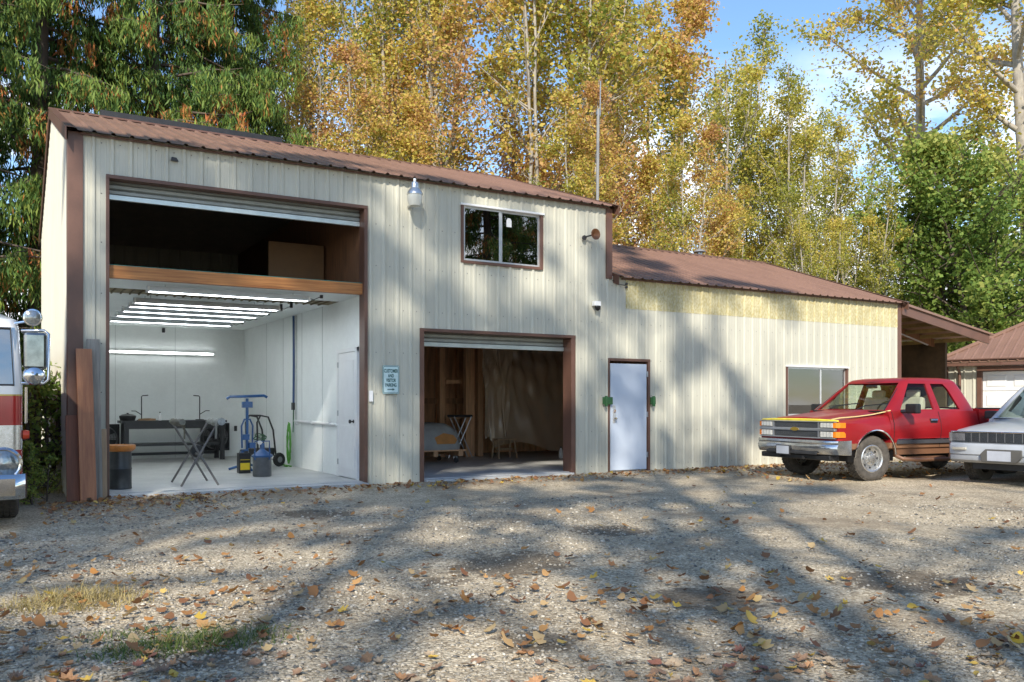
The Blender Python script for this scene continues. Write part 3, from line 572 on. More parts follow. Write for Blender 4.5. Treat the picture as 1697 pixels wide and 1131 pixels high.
# paint pot
t = thing('paint_pot', 'round grey pressure pot with a blue clamped lid and gauge', 'pot', (2.96, 1.78, FZ))
k = MB(); k.lathe([(0, 0), (.145, 0), (.152, .02), (.15, .30), (.155, .32)], (0, 0, 0), 'z', 24); k.obj('pot_body', mat('pot', (.13, .135, .14), .35, .5, var=.25), t, 40)
k = MB(); k.lathe([(.17, .32), (.172, .35), (.15, .365), (.06, .43), (.04, .45), (.035, .55), (0, .56)], (0, 0, 0), 'z', 24); k.obj('lid', bluem, t, 40)
for a in range(4): k = MB(); q = R(a * 90 + 30); k.tube([(.16 * math.cos(q), .16 * math.sin(q), .28), (.17 * math.cos(q), .17 * math.sin(q), .42)], .012, 6); k.obj('clamp', bluem, t)
k = MB(); k.lathe([(.035, 0), (.035, -.03), (0, -.03)], (-.05, -.02, .56), 'y', 14); k.obj('gauge', alu, t); k = MB(); k.tube([(-.12, 0, .40), (-.12, 0, .58), (.12, 0, .58), (.12, 0, .40)], .012, 6); k.obj('handle', bluem, t)
# sprayer cart
t = thing('sprayer_cart', 'black two-wheeled spray pump cart with green hose by the partition wall', 'cart', (3.62, 4.0, FZ), R(25))
for s in (-1, 1):
    k = MB(); k.tube([(.1, s * .16, .1), (.02, s * .16, .7), (-.1, s * .16, .95), (-.28, s * .16, .98), (-.36, s * .16, .85), (-.34, s * .16, .3)], .017, 8); k.obj('frame_tube', blackm, t, 40)
    k = MB(); k.lathe([(.06, s * .03), (.125, s * .03), (.135, 0), (.125, -s * .03), (.06, -s * .03)], (.12, s * .21, .135), 'y', 20); wv = k.obj('wheel', rubber, t, 40)
    k = MB(); k.lathe([(0, s * .032), (.058, s * .03)], (.12, s * .21, .135), 'y', 14); k.obj('hub', greyp, t)
k = MB(); k.tube([(-.28, -.16, .98), (-.28, .16, .98)], .017, 8); k.obj('grip', blackm, t); MB().box(-.32, .08, -.14, .14, .2, .36).obj('motor', darkp, t, bevel=.02)
k = MB(); k.tube([(.12, -.2, .135), (.12, .2, .135)], .012, 6); k.obj('axle', greyp, t)
k = MB(); k.tube([(-.16 + .12 * math.cos(a * .7), .05 * math.sin(a), .50 + .05 * math.sin(a * .7) + .004 * a) for a in range(28)], .012, 6); k.obj('hose_loop', mat('hose_dark', (.05, .13, .06), .5), t, 40)
# green hose and blue pipe
hosem = mat('hose_green', (.10, .33, .04), .45, var=.15)
t = thing('air_line', 'blue air pipe running down the white partition wall', 'pipe', (4.06, 3.73, 1.25))
k = MB(); k.tube([(0, 0, .0), (.005, .0, .8), (0, 0, 1.68)], .022, 8); k.obj('pipe', mat('pipe_blue', (.02, .07, .2), .4), t, 40)
MB().box(-.03, .03, -.05, .05, -.12, .02).obj('valve', darkp, t); MB().box(.01, .035, -.12, -.06, -.4, 1.68).obj('wall_batten', mat('batten', (.5, .52, .5), .6), t)
k = MB(); k.tube([(0, 0, -.1), (0, .01, -.4), (-.01, 0, -.55)], .012, 6); k.obj('drop_hose', mat('hose_dark', (.05, .13, .06), .5), t)
k = MB(); rr = random.Random(3); pts = []
for a in range(90):
    q = a * .42; lw = .10 + .02 * math.sin(a * .31); pts.append((4.05 - .03 - .02 * abs(math.sin(a * 1.7)), 3.86 + lw * math.sin(q) + .03 * math.sin(a * .1), .47 + .40 * math.cos(q) * (.9 + .1 * math.sin(a * .23)) + .02))
k.tube(pts, .011, 6); pts2 = [(4.0 - .12 * abs(math.sin(a * .5)), 3.75 + .2 * math.sin(a * .37), .06 + .008 * (a % 3)) for a in range(18)]; k.tube(pts2, .011, 6)
tag(k.obj('coiled_hose', hosem, None, 40), 'bright green air hose hanging in loops on the partition wall', 'hose')
t = thing('wall_conduit', 'white horizontal conduit fixed low along the partition wall', 'conduit', (4.06, 1.25, .9))
k = MB(); k.tube([(0, 0, 0), (0, 2.4, .02)], .024, 8); k.obj('pipe', whitep, t, 40)
for y in (.3, 1.3, 2.2): MB().box(-.03, .03, y, y + .04, -.035, .04).obj('strap', whitep, t)
# workbench with things on it
t = thing('steel_workbench', 'long dark steel workbench along the white back wall', 'workbench', (1.35, 6.6, FZ))
MB().box(0, 2.1, 0, .7, .80, .85).obj('bench_top', blackm, t); MB().box(.08, 2.02, .05, .65, .32, .37).obj('shelf', blackm, t); MB().box(.08, 2.02, .6, .65, .1, .16).obj('stretcher', blackm, t)
for x in (.06, 1.97):
    for y in (.03, .60): MB().box(x, x + .09, y, y + .07, 0, .80).obj('leg', blackm, t)
MB().box(.1, 2.0, .02, .06, .68, .80).obj('apron', blackm, t)
t = thing('black_pan', 'round black lidded pan at the end of the steel workbench', 'pan', (1.5, 6.85, FZ + .851))
k = MB(); k.lathe([(0, 0), (.14, 0), (.16, .06), (.165, .1)], (0, 0, 0), 'z', 20); k.obj('bowl', blackm, t, 40); k = MB(); k.lathe([(.165, .1), (.1, .13), (.02, .14), (.02, .16), (0, .16)], (0, 0, 0), 'z', 20); k.obj('lid', blackm, t, 40)
for i, (x, lb) in enumerate(((1.78, 'thin black angled lamp stand beside the black pan on the workbench'), (2.95, 'thin black angled lamp stand at the far end of the workbench'))):
    t = thing('lamp_stand', lb, 'stand', (x, 6.95, FZ + .851), group='thin stands on the workbench'); s = 1 if i == 0 else -1
    k = MB(); k.tube([(0, 0, 0), (0, 0, .50), (s * .02, 0, .52), (s * .13, 0, .53)], .011, 6); k.obj('post', blackm, t, 40); k = MB(); k.lathe([(.09, 0), (.09, .015), (0, .02)], (0, 0, 0), 'z', 14); k.obj('base', blackm, t)
    k = MB(); k.tube([(0, 0, .12), (-s * .12, -.03, .2), (-s * .2, -.03, .2)], .009, 6); k.obj('side_arm', blackm, t)
t = thing('small_bottle', 'small pale bottle among scraps on the workbench', 'bottle', (2.12, 6.8, FZ + .851)); k = MB(); k.lathe([(.03, 0), (.032, .1), (.015, .13), (.012, .16), (0, .16)], (0, 0, 0), 'z', 12); k.obj('bottle_body', whitep, t, 40); k = MB(); k.lathe([(.016, .16), (.016, .18), (0, .18)], (0, 0, 0), 'z', 10); k.obj('cap', blackm, t)
tag(MB().loft([[(1.7 + i * .11, 6.74 + .02 * math.sin(i * 2), FZ + .853), (1.7 + i * .11, 6.74, FZ + .89 + .01 * math.sin(i)), (1.7 + i * .11, 6.84, FZ + .88), (1.7 + i * .11, 6.86, FZ + .853)] for i in range(4)]).obj('wooden_offcut', ply), 'brown scrap of wood lying beside the black pan on the workbench', 'wood')
# exhaust fans in the back wall
def fan(cx, cz, label):
    t = thing('exhaust_fan', label, 'fan', (cx, 7.745, cz), group='exhaust fans low in the back wall'); w_ = .31
    for a in ((-w_, w_, w_ - .03, w_), (-w_, w_, -w_, -w_ + .03), (-w_, -w_ + .03, -w_ + .03, w_ - .03), (w_ - .03, w_, -w_ + .03, w_ - .03)): MB().box(a[0], a[1], -.12, 0, a[2], a[3]).obj('frame', blackm, t)
    MB().box(-w_ + .03, w_ - .03, -.02, -.003, -w_ + .03, w_ - .03).obj('back_plate', mat('fan_back', (.03, .035, .035), .6), t)
    k = MB(); k.lathe([(.25, -.10), (.275, -.11), (.28, -.02), (.255, -.02)], (0, 0, 0), 'y', 28, closed=True); k.obj('shroud', greyp, t, 40)
    for i in range(5):
        a = R(72 * i + 15); c_, s_ = math.cos(a), math.sin(a); k = MB()
        k.add([(c_ * r - s_ * q, -.05 + .03 * q / .1, s_ * r + c_ * q) for r, q in ((.04, -.03), (.24, -.1), (.25, .06), (.04, .03))], [(0, 1, 2, 3)]); k.obj('blade', greyp, t)
    k = MB(); k.lathe([(.05, -.03), (.05, -.08), (0, -.085)], (0, 0, 0), 'y', 14); k.obj('hub', blackm, t)
    k = MB()
    for r in (.08, .14, .2, .25): k.tube([(r * math.cos(R(15 * i)), -.115, r * math.sin(R(15 * i))) for i in range(25)], .004, 4)
    for i in range(8): k.tube([(0, -.115, 0), (.27 * math.cos(R(45 * i)), -.113, .27 * math.sin(R(45 * i)))], .004, 4)
    k.obj('guard', blackm, t)
fan(3.42, .50, 'square black exhaust fan low in the back wall beside the blue stand'); fan(1.12, .50, 'square black exhaust fan behind the waste drum')
tag(MB().box(3.86, 3.92, 7.70, 7.749, .62, .74).obj('wall_socket', darkp, None, bevel=.006), 'small black socket on the white back wall above the fan', 'socket')
tag(MB().box(2.3, 2.36, 7.68, 7.749, 2.82, 2.92).obj('wall_sensor', darkp, None, bevel=.006), 'small dark sensor high on the white back wall', 'sensor')
# loft contents
tag(MB().box(.5, 2.6, 6.0, 6.05, 3.10, 3.75).obj('loft_panel', mat('loftply', (.38, .30, .16), .7, var=.2, vs=3)), 'long pale plywood panel standing deep in the dark loft', 'panel')
tag(MB().box(3.1, 4.05, 1.9, 1.95, 3.10, 3.98).obj('hardboard_sheet', mat('hardb', (.16, .09, .04), .7)), 'brown hardboard sheet standing up in the loft beside the partition', 'board')
# leaning boards at the corner
def board(label, x, y0, w_, th, h, lean, m, yaw=0.0, notch=False):
    o = MB()
    pts = [(-w_ / 2, 0), (w_ / 2, 0), (w_ / 2, h), (-w_ / 2, h)] if not notch else [(-w_ / 2, 0), (-.03, 0), (-.02, .05), (.03, .05), (.04, 0), (w_ / 2, 0), (w_ / 2, h), (-w_ / 2, h)]
    o.prism(pts, 'y', -th / 2, th / 2); q = o.obj('leaning_board', m, None, bevel=.004); q.location = (x, y0, 0); q.rotation_euler = (-lean, 0, yaw); tag(q, label, 'board', 'boards leaning on the corner of the workshop'); return q
redw = mat('red_board', (.40, .15, .07), .6, var=.25, vs=4, stretch=(6, 6, .5), col2=(.50, .22, .10)); redw2 = mat('red_board_dark', (.22, .085, .045), .65, var=.25, vs=4, stretch=(6, 6, .5)); greyw = mat('grey_board', (.27, .25, .21), .8, var=.3, vs=5, stretch=(8, 8, .5)); tanw = mat('tan_board', (.36, .25, .15), .75, var=.25, vs=5, stretch=(8, 8, .5))
board('widest red-brown board with a notched foot leaning on the corner trim', .18, -.50, .19, .045, 2.0, R(11), redw, R(4), True)
board('grey weathered board leaning behind the notched red-brown board', .27, -.34, .16, .04, 2.12, R(8), greyw)
board('short dark red-brown board leaning against the corner trim', .02, -.36, .16, .05, 1.12, R(12), redw2)
board('short tan plank standing at the edge of the tall doorway', .37, -.24, .10, .07, .92, R(6), tanw)
board('narrow grey slat beside the notched red-brown board', .335, -.36, .04, .04, 1.25, R(9), greyw)

# ------------------------------------------------------------------ things in the lower bay
t = thing('shipping_pallet', 'worn wooden pallet under the grey moulded shell', 'pallet', (6.72, 3.5, FZ))
for x in (-.6, 0, .56): MB().box(x - .05, x + .05, -.5, .5, .14, .24).obj('runner', stud, t)
for i in range(6): MB().box(-.68, .68, -.5 + i * .175, -.5 + i * .175 + .12, .243, .27).obj('slat', stud, t)
for x in (-.5, .5):
    for y in (-.4, .4): k = MB(); k.lathe([(.05, -.02), (.055, 0), (.05, .02)], (x, y, .055), 'y', 14); k.obj('caster', rubber, t); MB().box(x - .02, x + .02, y - .03, y + .03, .10, .14).obj('caster_fork', galv, t)
t = thing('moulded_shell', 'grey primed moulded shell with an orange sanded patch, sitting on the pallet', 'shell', (6.70, 3.46, FZ + .272))
def shell_ring(z, w_, d_, n=20): return [(w_ * math.copysign(abs(math.cos(a)) ** .45, math.cos(a)), d_ * math.copysign(abs(math.sin(a)) ** .45, math.sin(a)), z) for a in [2 * math.pi * i / n for i in range(n)]]
k = MB(); k.loft([shell_ring(0, .66, .46), shell_ring(.08, .67, .47), shell_ring(.34, .60, .42), shell_ring(.46, .50, .36), shell_ring(.53, .35, .26), shell_ring(.55, .1, .1)]); k.obj('shell', mat('primer', (.30, .31, .30), .5, var=.15, vs=5), t, 60)
k = MB(); k.add([(.05, -.4615, .12), (.45, -.4615, .12), (.50, -.452, .2), (.42, -.44, .3), (.2, -.432, .34), (.0, -.445, .25)], [(0, 1, 2, 3, 4, 5)]); k.obj('sanded_patch', mat('patch', (.45, .20, .05), .6, var=.2), t)
t = thing('folding_trestle', 'thin folding metal trestle leaning open against the framed wall', 'trestle', (7.95, 4.35, FZ))
for y in (-.12, .12):
    k = MB(); k.tube([(-.22, y, .01), (.22, y, .92)], .012, 6); k.obj('leg', galv, t); k = MB(); k.tube([(.25, y, .01), (-.2, y, .92)], .012, 6); k.obj('leg', galv, t)
k = MB(); k.tube([(-.3, 0, .93), (.3, 0, .93)], .03, 8); k.obj('top_bar', darkp, t)
t = thing('step_stool', 'small wooden step stool under the hanging plastic sheet', 'stool', (8.85, 3.95, FZ))
MB().box(-.24, .24, -.12, .12, .40, .43).obj('step', tanw, t); MB().box(-.2, .2, -.01, .02, .18, .22).obj('stretcher', tanw, t)
for sx_ in (-1, 1):
    for sy in (-1, 1): k = MB(); k.tube([(sx_ * .20, sy * .09, .40), (sx_ * .23, sy * .16, 0)], .018, 5); k.obj('leg', tanw, t)
t = thing('white_canister', 'small white canister with dark cap on the lower bay floor', 'canister', (9.95, 3.35, FZ)); k = MB(); k.lathe([(0, 0), (.045, 0), (.047, .16), (.02, .2), (.02, .22), (0, .22)], (0, 0, 0), 'z', 14); k.obj('canister_body', whitep, t, 40); k = MB(); k.lathe([(.024, .22), (.024, .25), (0, .25)], (0, 0, 0), 'z', 10); k.obj('cap', darkp, t)
redp = mat('tool_red', (.42, .03, .02), .4, var=.2)
t = thing('tool_chest', 'red wheeled tool chest half hidden behind the plastic sheet', 'chest', (10.78, 3.75, FZ))
MB().box(-.35, .35, -.22, .22, .1, .78).obj('cabinet', redp, t, bevel=.01)
for i in range(4): q = MB().box(-.32, .32, -.235, -.221, .14 + i * .16, .28 + i * .16).obj('drawer', redp, t); MB().box(-.25, .25, -.25, -.236, .24 + i * .16, .26 + i * .16).obj('handle', chrome, q)
for x in (-.28, .28):
    for y in (-.15, .15): k = MB(); k.lathe([(.045, -.02), (.05, 0), (.045, .02)], (x, y, .05), 'y', 12); k.obj('wheel', rubber, t); MB().box(x - .015, x + .015, y - .02, y + .02, .06, .1).obj('bracket', galv, t)
# hanging plastic
pl = bpy.data.materials.new('plastic_film'); pl.use_nodes = True
def _pl():
    n = pl.node_tree; n.nodes.clear(); K = n.links.new; t_ = n.nodes.new('ShaderNodeBsdfTransparent'); t_.inputs[0].default_value = (.90, .80, .66, 1)
    d = n.nodes.new('ShaderNodeBsdfPrincipled'); d.inputs['Base Color'].default_value = (.74, .60, .44, 1); d.inputs['Roughness'].default_value = .14; d.inputs['Specular IOR Level'].default_value = .9
    lw = n.nodes.new('ShaderNodeLayerWeight'); lw.inputs[0].default_value = .35; mr = n.nodes.new('ShaderNodeMapRange'); mr.inputs['To Min'].default_value = .40; mr.inputs['To Max'].default_value = .85
    mx = n.nodes.new('ShaderNodeMixShader'); o = n.nodes.new('ShaderNodeOutputMaterial'); K(lw.outputs['Facing'], mr.inputs['Value']); K(mr.outputs[0], mx.inputs[0]); K(t_.outputs[0], mx.inputs[1]); K(d.outputs[0], mx.inputs[2]); K(mx.outputs[0], o.inputs[0])
_pl()
def film(name, label, x0, x1, y, z0f, z1f, amp, nx=60, nz=40, seed=0):
    u = np.linspace(0, 1, nx)[None, :].repeat(nz, 0); v = np.linspace(0, 1, nz)[:, None].repeat(nx, 1); sw = (1 - v)
    x = x0 + (x1 - x0) * u + .05 * np.sin(9 * u + 3 * v + seed); zt, zb = z1f(u), z0f(u); z = zt + (zb - zt) * sw[::-1] if False else zb + (zt - zb) * v
    # folds fan out from the upper corners
    a1 = np.arctan2((1.02 - v), (u + .15)); a2 = np.arctan2((1.02 - v), (1.1 - u))
    yy = y + amp * (np.sin(a1 * 17 + seed) * .5 + .35 * np.sin(a2 * 13 + 2 * seed) + .3 * np.sin(u * 26 + 2 * np.sin(v * 5))) * (0.25 + .75 * (1 - v) ** .4) + .35 * amp * np.sin(u * 61 + v * 9) * v
    P = np.stack([x, yy, z], -1).reshape(-1, 3); i = np.arange(nx * nz).reshape(nz, nx); f = np.stack([i[:-1, :-1], i[:-1, 1:], i[1:, 1:], i[1:, :-1]], -1).reshape(-1, 4)
    tag(link(name, np_mesh(name, P, f, pl, smooth=True)), label, 'plastic sheet')
film('plastic_sheet', 'wide clear plastic sheet hanging in fanned folds across the lower bay', 8.75, 11.6, 4.35, lambda u: .25 + .12 * np.sin(u * 7) + .0 * u, lambda u: 2.72 - .18 * np.sin(u * math.pi) ** 2 * 1, .10)
film('plastic_strip', 'narrow gathered plastic strip hanging above the wooden step stool', 8.5, 9.15, 4.22, lambda u: .42 + .1 * np.sin(u * 9), lambda u: 2.70 + 0 * u, .09, 26, 30, 2.0)

# ------------------------------------------------------------------ vehicles (x forward, y to the driver's side, z up; origin under the front axle)
def two_tone(name, top, low, zs, coat=.35):
    m = bpy.data.materials.new(name); m.use_nodes = True; n = m.node_tree; b = n.nodes['Principled BSDF']; K = n.links.new
    tc = n.nodes.new('ShaderNodeTexCoord'); sp = n.nodes.new('ShaderNodeSeparateXYZ'); K(tc.outputs['Object'], sp.inputs[0])
    r = n.nodes.new('ShaderNodeValToRGB'); r.color_ramp.interpolation = 'CONSTANT'; r.color_ramp.elements[0].color = (*low, 1); r.color_ramp.elements[1].position = .5; r.color_ramp.elements[1].color = (*top, 1)
    mr = n.nodes.new('ShaderNodeMapRange'); mr.inputs['From Min'].default_value = zs - .5; mr.inputs['From Max'].default_value = zs + .5; K(sp.outputs['Z'], mr.inputs['Value']); K(mr.outputs[0], r.inputs[0])
    ns = n.nodes.new('ShaderNodeTexNoise'); ns.inputs['Scale'].default_value = 2.5; ns.inputs['Detail'].default_value = 7; K(tc.outputs['Object'], ns.inputs['Vector'])
    m2 = n.nodes.new('ShaderNodeMapRange'); m2.inputs['From Min'].default_value = .3; m2.inputs['From Max'].default_value = .7; m2.inputs['To Min'].default_value = .88; m2.inputs['To Max'].default_value = 1.12; K(ns.outputs['Fac'], m2.inputs['Value'])
    s_ = n.nodes.new('ShaderNodeVectorMath'); s_.operation = 'SCALE'; K(r.outputs[0], s_.inputs[0]); K(m2.outputs[0], s_.inputs['Scale']); K(s_.outputs[0], b.inputs['Base Color'])
    rr = n.nodes.new('ShaderNodeMapRange'); rr.inputs['To Min'].default_value = .28; rr.inputs['To Max'].default_value = .5; K(ns.outputs['Fac'], rr.inputs['Value']); K(rr.outputs[0], b.inputs['Roughness'])
    b.inputs['Coat Weight'].default_value = coat; b.inputs['Coat Roughness'].default_value = .12; b.inputs['Specular IOR Level'].default_value = .3
    return m
def ring_y(x, half):                                   # full cross-section from the half profile (y>=0, bottom to top)
    return [(x, y, z) for y, z in half] + [(x, -y, z) for y, z in reversed(half)]
def wheel(parent, x, y, r, wd, name='wheel', steer=0.0, rim_r=.6):
    s = 1 if y > 0 else -1; g = empty_part(name, parent); g.location = (x, y, r); g.rotation_euler = (0, 0, steer)
    k = MB(); h = wd / 2; prof = [(r * rim_r, -h * .8), (r * .78, -h), (r * .93, -h * .96), (r * .985, -h * .8)]
    prof += [(r, -h * .7), (r, h * .7), (r * .985, h * .8), (r * .93, h * .96), (r * .78, h), (r * rim_r, h * .8)]
    k.lathe(prof, (0, 0, 0), 'y', 40, closed=True); k.obj('tyre', tread, g, 40)
    k = MB(); n = 44
    for i in range(n):
        for row, (ya, yb) in enumerate(((-.78, -.42), (-.36, -.04), (.04, .36), (.42, .78))):
            a = 2 * math.pi * (i + .5 * (row % 2)) / n; c_, s_ = math.cos(a), math.sin(a); t_ = Vector((-s_, 0, c_)); rd = Vector((c_, 0, s_))
            k.obox(rd * (r + .002) + Vector((0, (ya + yb) / 2 * h, 0)), t_ * r * math.pi / n * .72, Vector((0, (yb - ya) / 2 * h, 0)), rd * .007)
    o = k.obj('tread_blocks', tread, g); o['kind'] = 'stuff'
    k = MB(); R_ = r * rim_r; k.lathe([(R_, -h * .7), (R_ * 1.04, s * h * .82), (R_ * .98, s * h * .88), (R_ * .90, s * h * .80), (R_ * .84, s * h * .45), (R_ * .6, s * h * .35), (R_ * .52, s * h * .55), (R_ * .30, s * h * .62), (R_ * .28, s * h * .85), (0, s * h * .88)], (0, 0, 0), 'y', 32); k.obj('rim', rimm, g, 35)
    k = MB()
    for i in range(8): a = R(45 * i); k.lathe([(R_ * .1, s * h * .40), (R_ * .1, s * h * .415), (0, s * h * .417)], (R_ * .71 * math.cos(a), 0, R_ * .71 * math.sin(a)), 'y', 10)
    k.obj('rim_holes', blackm, g)
    k = MB()
    for i in range(6): a = R(60 * i + 20); k.lathe([(R_ * .06, s * h * .58), (R_ * .055, s * h * .68), (0, s * h * .69)], (R_ * .42 * math.cos(a), 0, R_ * .42 * math.sin(a)), 'y', 6)
    k.obj('lug_nuts', chrome, g); return g
def rrect3(x0, x1, y, z, r, n=3):
    c = [(x1 - r, y - r, 0), (x0 + r, y - r, 90), (x0 + r, -y + r, 180), (x1 - r, -y + r, 270)]
    return [(cx + r * math.cos(R(a0 + 90 * i / n)), cy + r * math.sin(R(a0 + 90 * i / n)), z) for cx, cy, a0 in c for i in range(n + 1)]
def greenhouse(parent, paint, lev, side_windows, ws, rw, thick=.045):
    """lev: list of (x0, x1, yhalf, z, corner r) from belt to roof; hollow, with the window openings cut out"""
    k = MB(); k.loft([rrect3(*l) for l in lev]); cab = k.obj('cab', paint, parent)
    ins = MB(); ll = [(a + thick, b - thick, c - thick, z, r) for a, b, c, z, r in lev[:-2]]; a, b, c, z, r = lev[-2]; ll.append((a + thick * 2, b - thick * 2, c - thick, z - .02, r)); l0 = ll[0]; ll.insert(0, (l0[0], l0[1], l0[2], l0[3] - .2, l0[4])); ins.loft([rrect3(*l) for l in ll])
    cuts = [cutter(ins)]
    for poly in side_windows: cuts.append(cutter(MB().prism(poly, 'y', -1.3, 1.3)))
    cuts.append(cutter(MB().prism(ws['poly'], 'x', ws['x'][0], ws['x'][1]))); cuts.append(cutter(MB().prism(rw['poly'], 'x', rw['x'][0], rw['x'][1])))
    boolean(cab, cuts); cab.data.shade_smooth(); cab.data.set_sharp_from_angle(angle=R(28))
    return cab
def lerp(a, b, t): return a + (b - a) * t
def side_glass(parent, lev, poly, gap=.02, m=carglass):
    def yy(z):
        for p, q in zip(lev, lev[1:]):
            if p[3] <= z <= q[3]: return lerp(p[2], q[2], (z - p[3]) / (q[3] - p[3]))
        return lev[-1][2]
    for s in (-1, 1): MB().add([(x, s * (yy(z) - gap), z) for x, z in poly], [tuple(range(len(poly)))]).obj('side_window', m, parent)

def pickup():
    fwd = Vector((-1, .10, 0)).normalized(); rz = math.atan2(fwd.y, fwd.x)
    T = thing('pickup_truck', 'red extended-cab pickup truck with yellow hood edge and tan lower panels', 'truck', (11.46, -2.74, 0), rz); T.scale = (.935, .935, .935)
    red, tan = (.25, .009, .012), (.24, .125, .07); paint = two_tone('truck_paint', red, tan, .655, .3); W = .965
    def side(y0, top): return [(.84 * y0 / W, .50), (.955 * y0 / W, .56), (.985 * y0 / W, .74), (1.0 * y0 / W, .86), (.99 * y0 / W, 1.0)] + top
    st = [(.84, .93, .98, 1.035), (.70, .955, .99, 1.06), (.45, .965, 1.01, 1.09), (.1, .965, 1.04, 1.125), (-.34, .965, 1.085, 1.165)]
    k = MB(); k.loft([ring_y(x, side(w_, [(w_ - .035, zs + .03), (w_ - .10, zs + .055), (.62, zh + .0), (.30, zh + .018), (0.02, zh + .02)])) for x, w_, zs, zh in st]); body = k.obj('front_body', paint, T)
    boolean(body, [cutter(MB().lathe([(.475, -1.2), (.475, -.5)], (0, 0, .40), 'y', 40)), cutter(MB().lathe([(.475, .5), (.475, 1.2)], (0, 0, .40), 'y', 40))]); body.data.shade_smooth(); body.data.set_sharp_from_angle(angle=R(30))
    # hood panel with raised spine, proud of the body
    k = MB(); ys = [-.80, -.66, -.55, -.50, -.25, 0, .25, .50, .55, .66, .80]
    def hz(x, y): return lerp(1.045, 1.175, (.85 - x) / 1.2) + .040 - .055 * (abs(y) / .8) ** 3 + (.016 if abs(y) < .51 else 0)
    rows = [.87, .84, .6, .3, 0, -.3]; g = [[(x, y, hz(x, y) - (.06 if i == 0 else 0)) for y in ys] for i, x in enumerate(rows)]
    k.loft(g, closed=False, cap=False); k.obj('hood', paint, T, 28)
    # cab lower body and doors
    k = MB(); k.loft([ring_y(x, side(.965, [(.955, 1.12), (.93, 1.205), (.5, 1.205), (.02, 1.205)])) for x in (-.345, -.8, -1.5, -2.2, -2.58)]); k.obj('cab_lower', paint, T, 30)
    lev = [(-2.59, -.36, .93, 1.20, .10), (-2.47, -.74, .795, 1.52, .10), (-2.38, -1.00, .70, 1.74, .12), (-2.32, -1.07, .655, 1.785, .14), (-2.20, -1.25, .54, 1.815, .16)]
    d1 = [(-.66, 1.235), (-1.50, 1.235), (-1.51, 1.70), (-1.07, 1.70)]; d2 = [(-1.65, 1.235), (-2.17, 1.235), (-2.04, 1.60), (-1.96, 1.70), (-1.63, 1.70)]
    greenhouse(T, paint, lev, [d1, d2], dict(poly=[(-.80, 1.225), (.80, 1.225), (.60, 1.715), (-.60, 1.715)], x=(-1.03, 0)), dict(poly=[(-.72, 1.27), (.72, 1.27), (.58, 1.66), (-.58, 1.66)], x=(-2.8, -2.3)))
    side_glass(T, lev, d1); side_glass(T, lev, d2)
    MB().add([(-.40, -.80, 1.20), (-.40, .80, 1.20), (-1.03, .61, 1.73), (-1.03, -.61, 1.73)], [(0, 1, 2, 3)]).obj('windshield', carglass, T); MB().add([(-2.53, -.73, 1.25), (-2.53, .73, 1.25), (-2.385, .6, 1.68), (-2.385, -.6, 1.68)], [(0, 1, 2, 3)]).obj('rear_window', carglass, T)
    for s in (-1, 1): k = MB(); k.tube([(-.37, s * .815, 1.205), (-.72, s * .71, 1.50), (-1.02, s * .62, 1.72)], .013, 6); k.obj('windshield_seal', blackm, T)
    k = MB(); k.tube([(-1.02, -.62, 1.72), (-1.0, 0, 1.735), (-1.02, .62, 1.72)], .013, 6); k.obj('windshield_seal', blackm, T)
    MB().box(-.52, -.31, -.82, .82, 1.19, 1.212).obj('cowl', blackm, T)
    # bed
    hp = [(.82, .52), (.955, .57), (.985, .74), (.998, .86), (.985, 1.05), (.965, 1.235), (.90, 1.25), (.86, 1.23), (.84, .80), (.02, .80)]
    k = MB(); k.loft([ring_y(x, [(y * .98, z) for y, z in hp]) for x in (-2.63, -3.2, -4.0, -4.62)]); bed = k.obj('bed', paint, T)
    boolean(bed, [cutter(MB().lathe([(.475, a), (.475, b)], (-3.59, 0, .40), 'y', 40)) for a, b in ((-1.2, -.66), (.66, 1.2))]); bed.data.shade_smooth(); bed.data.set_sharp_from_angle(angle=R(30))
    for s in (-1, 1): MB().box(-4.6, -2.66, s * .90 - .06, s * .90 + .06, 1.238, 1.262).obj('bed_rail_cap', darkp, T, bevel=.008)
    MB().box(-2.68, -2.63, -.85, .85, .8, 1.25).obj('bed_front_panel', paint, T); MB().box(-4.66, -4.61, -.88, .88, .62, 1.24).obj('tailgate', paint, T, bevel=.01)
    MB().box(-4.82, -4.70, -.95, .95, .50, .68).obj('rear_bumper', chrome, T, bevel=.02)
    # chassis in the dark below
    MB().box(-4.5, .7, -.45, .45, .36, .52).obj('chassis', blackm, T); k = MB(); k.tube([(0, -.7, .38), (0, .7, .38)], .06, 8); k.tube([(-3.59, -.7, .38), (-3.59, .7, .38)], .07, 8); k.obj('axles', blackm, T)
    for x in (0, -3.59):
        for s in (-1, 1):
            k = MB(); n = 16; k.loft([[(x + .465 * math.cos(R(-8 + 196 * i / n)), y, .40 + .465 * math.sin(R(-8 + 196 * i / n))) for i in range(n + 1)] for y in (s * .52, s * .93)], closed=False, cap=False); k.obj('wheel_well', blackm, T)
            k = MB(); k.tube([(x + .482 * math.cos(R(2 + 172 * i / 18)), s * .978 + s * .022 * math.sin(R(10 * i)), .40 + .482 * math.sin(R(2 + 172 * i / 18))) for i in range(19)], .014, 6); k.obj('arch_trim', chrome, T, 50)
            wheel(T, x, s * .80, .385, .26, steer=R(-4) if x == 0 else 0)
    # mouldings, seams, handle
    mould = mat('moulding', (.06, .06, .065), .4)
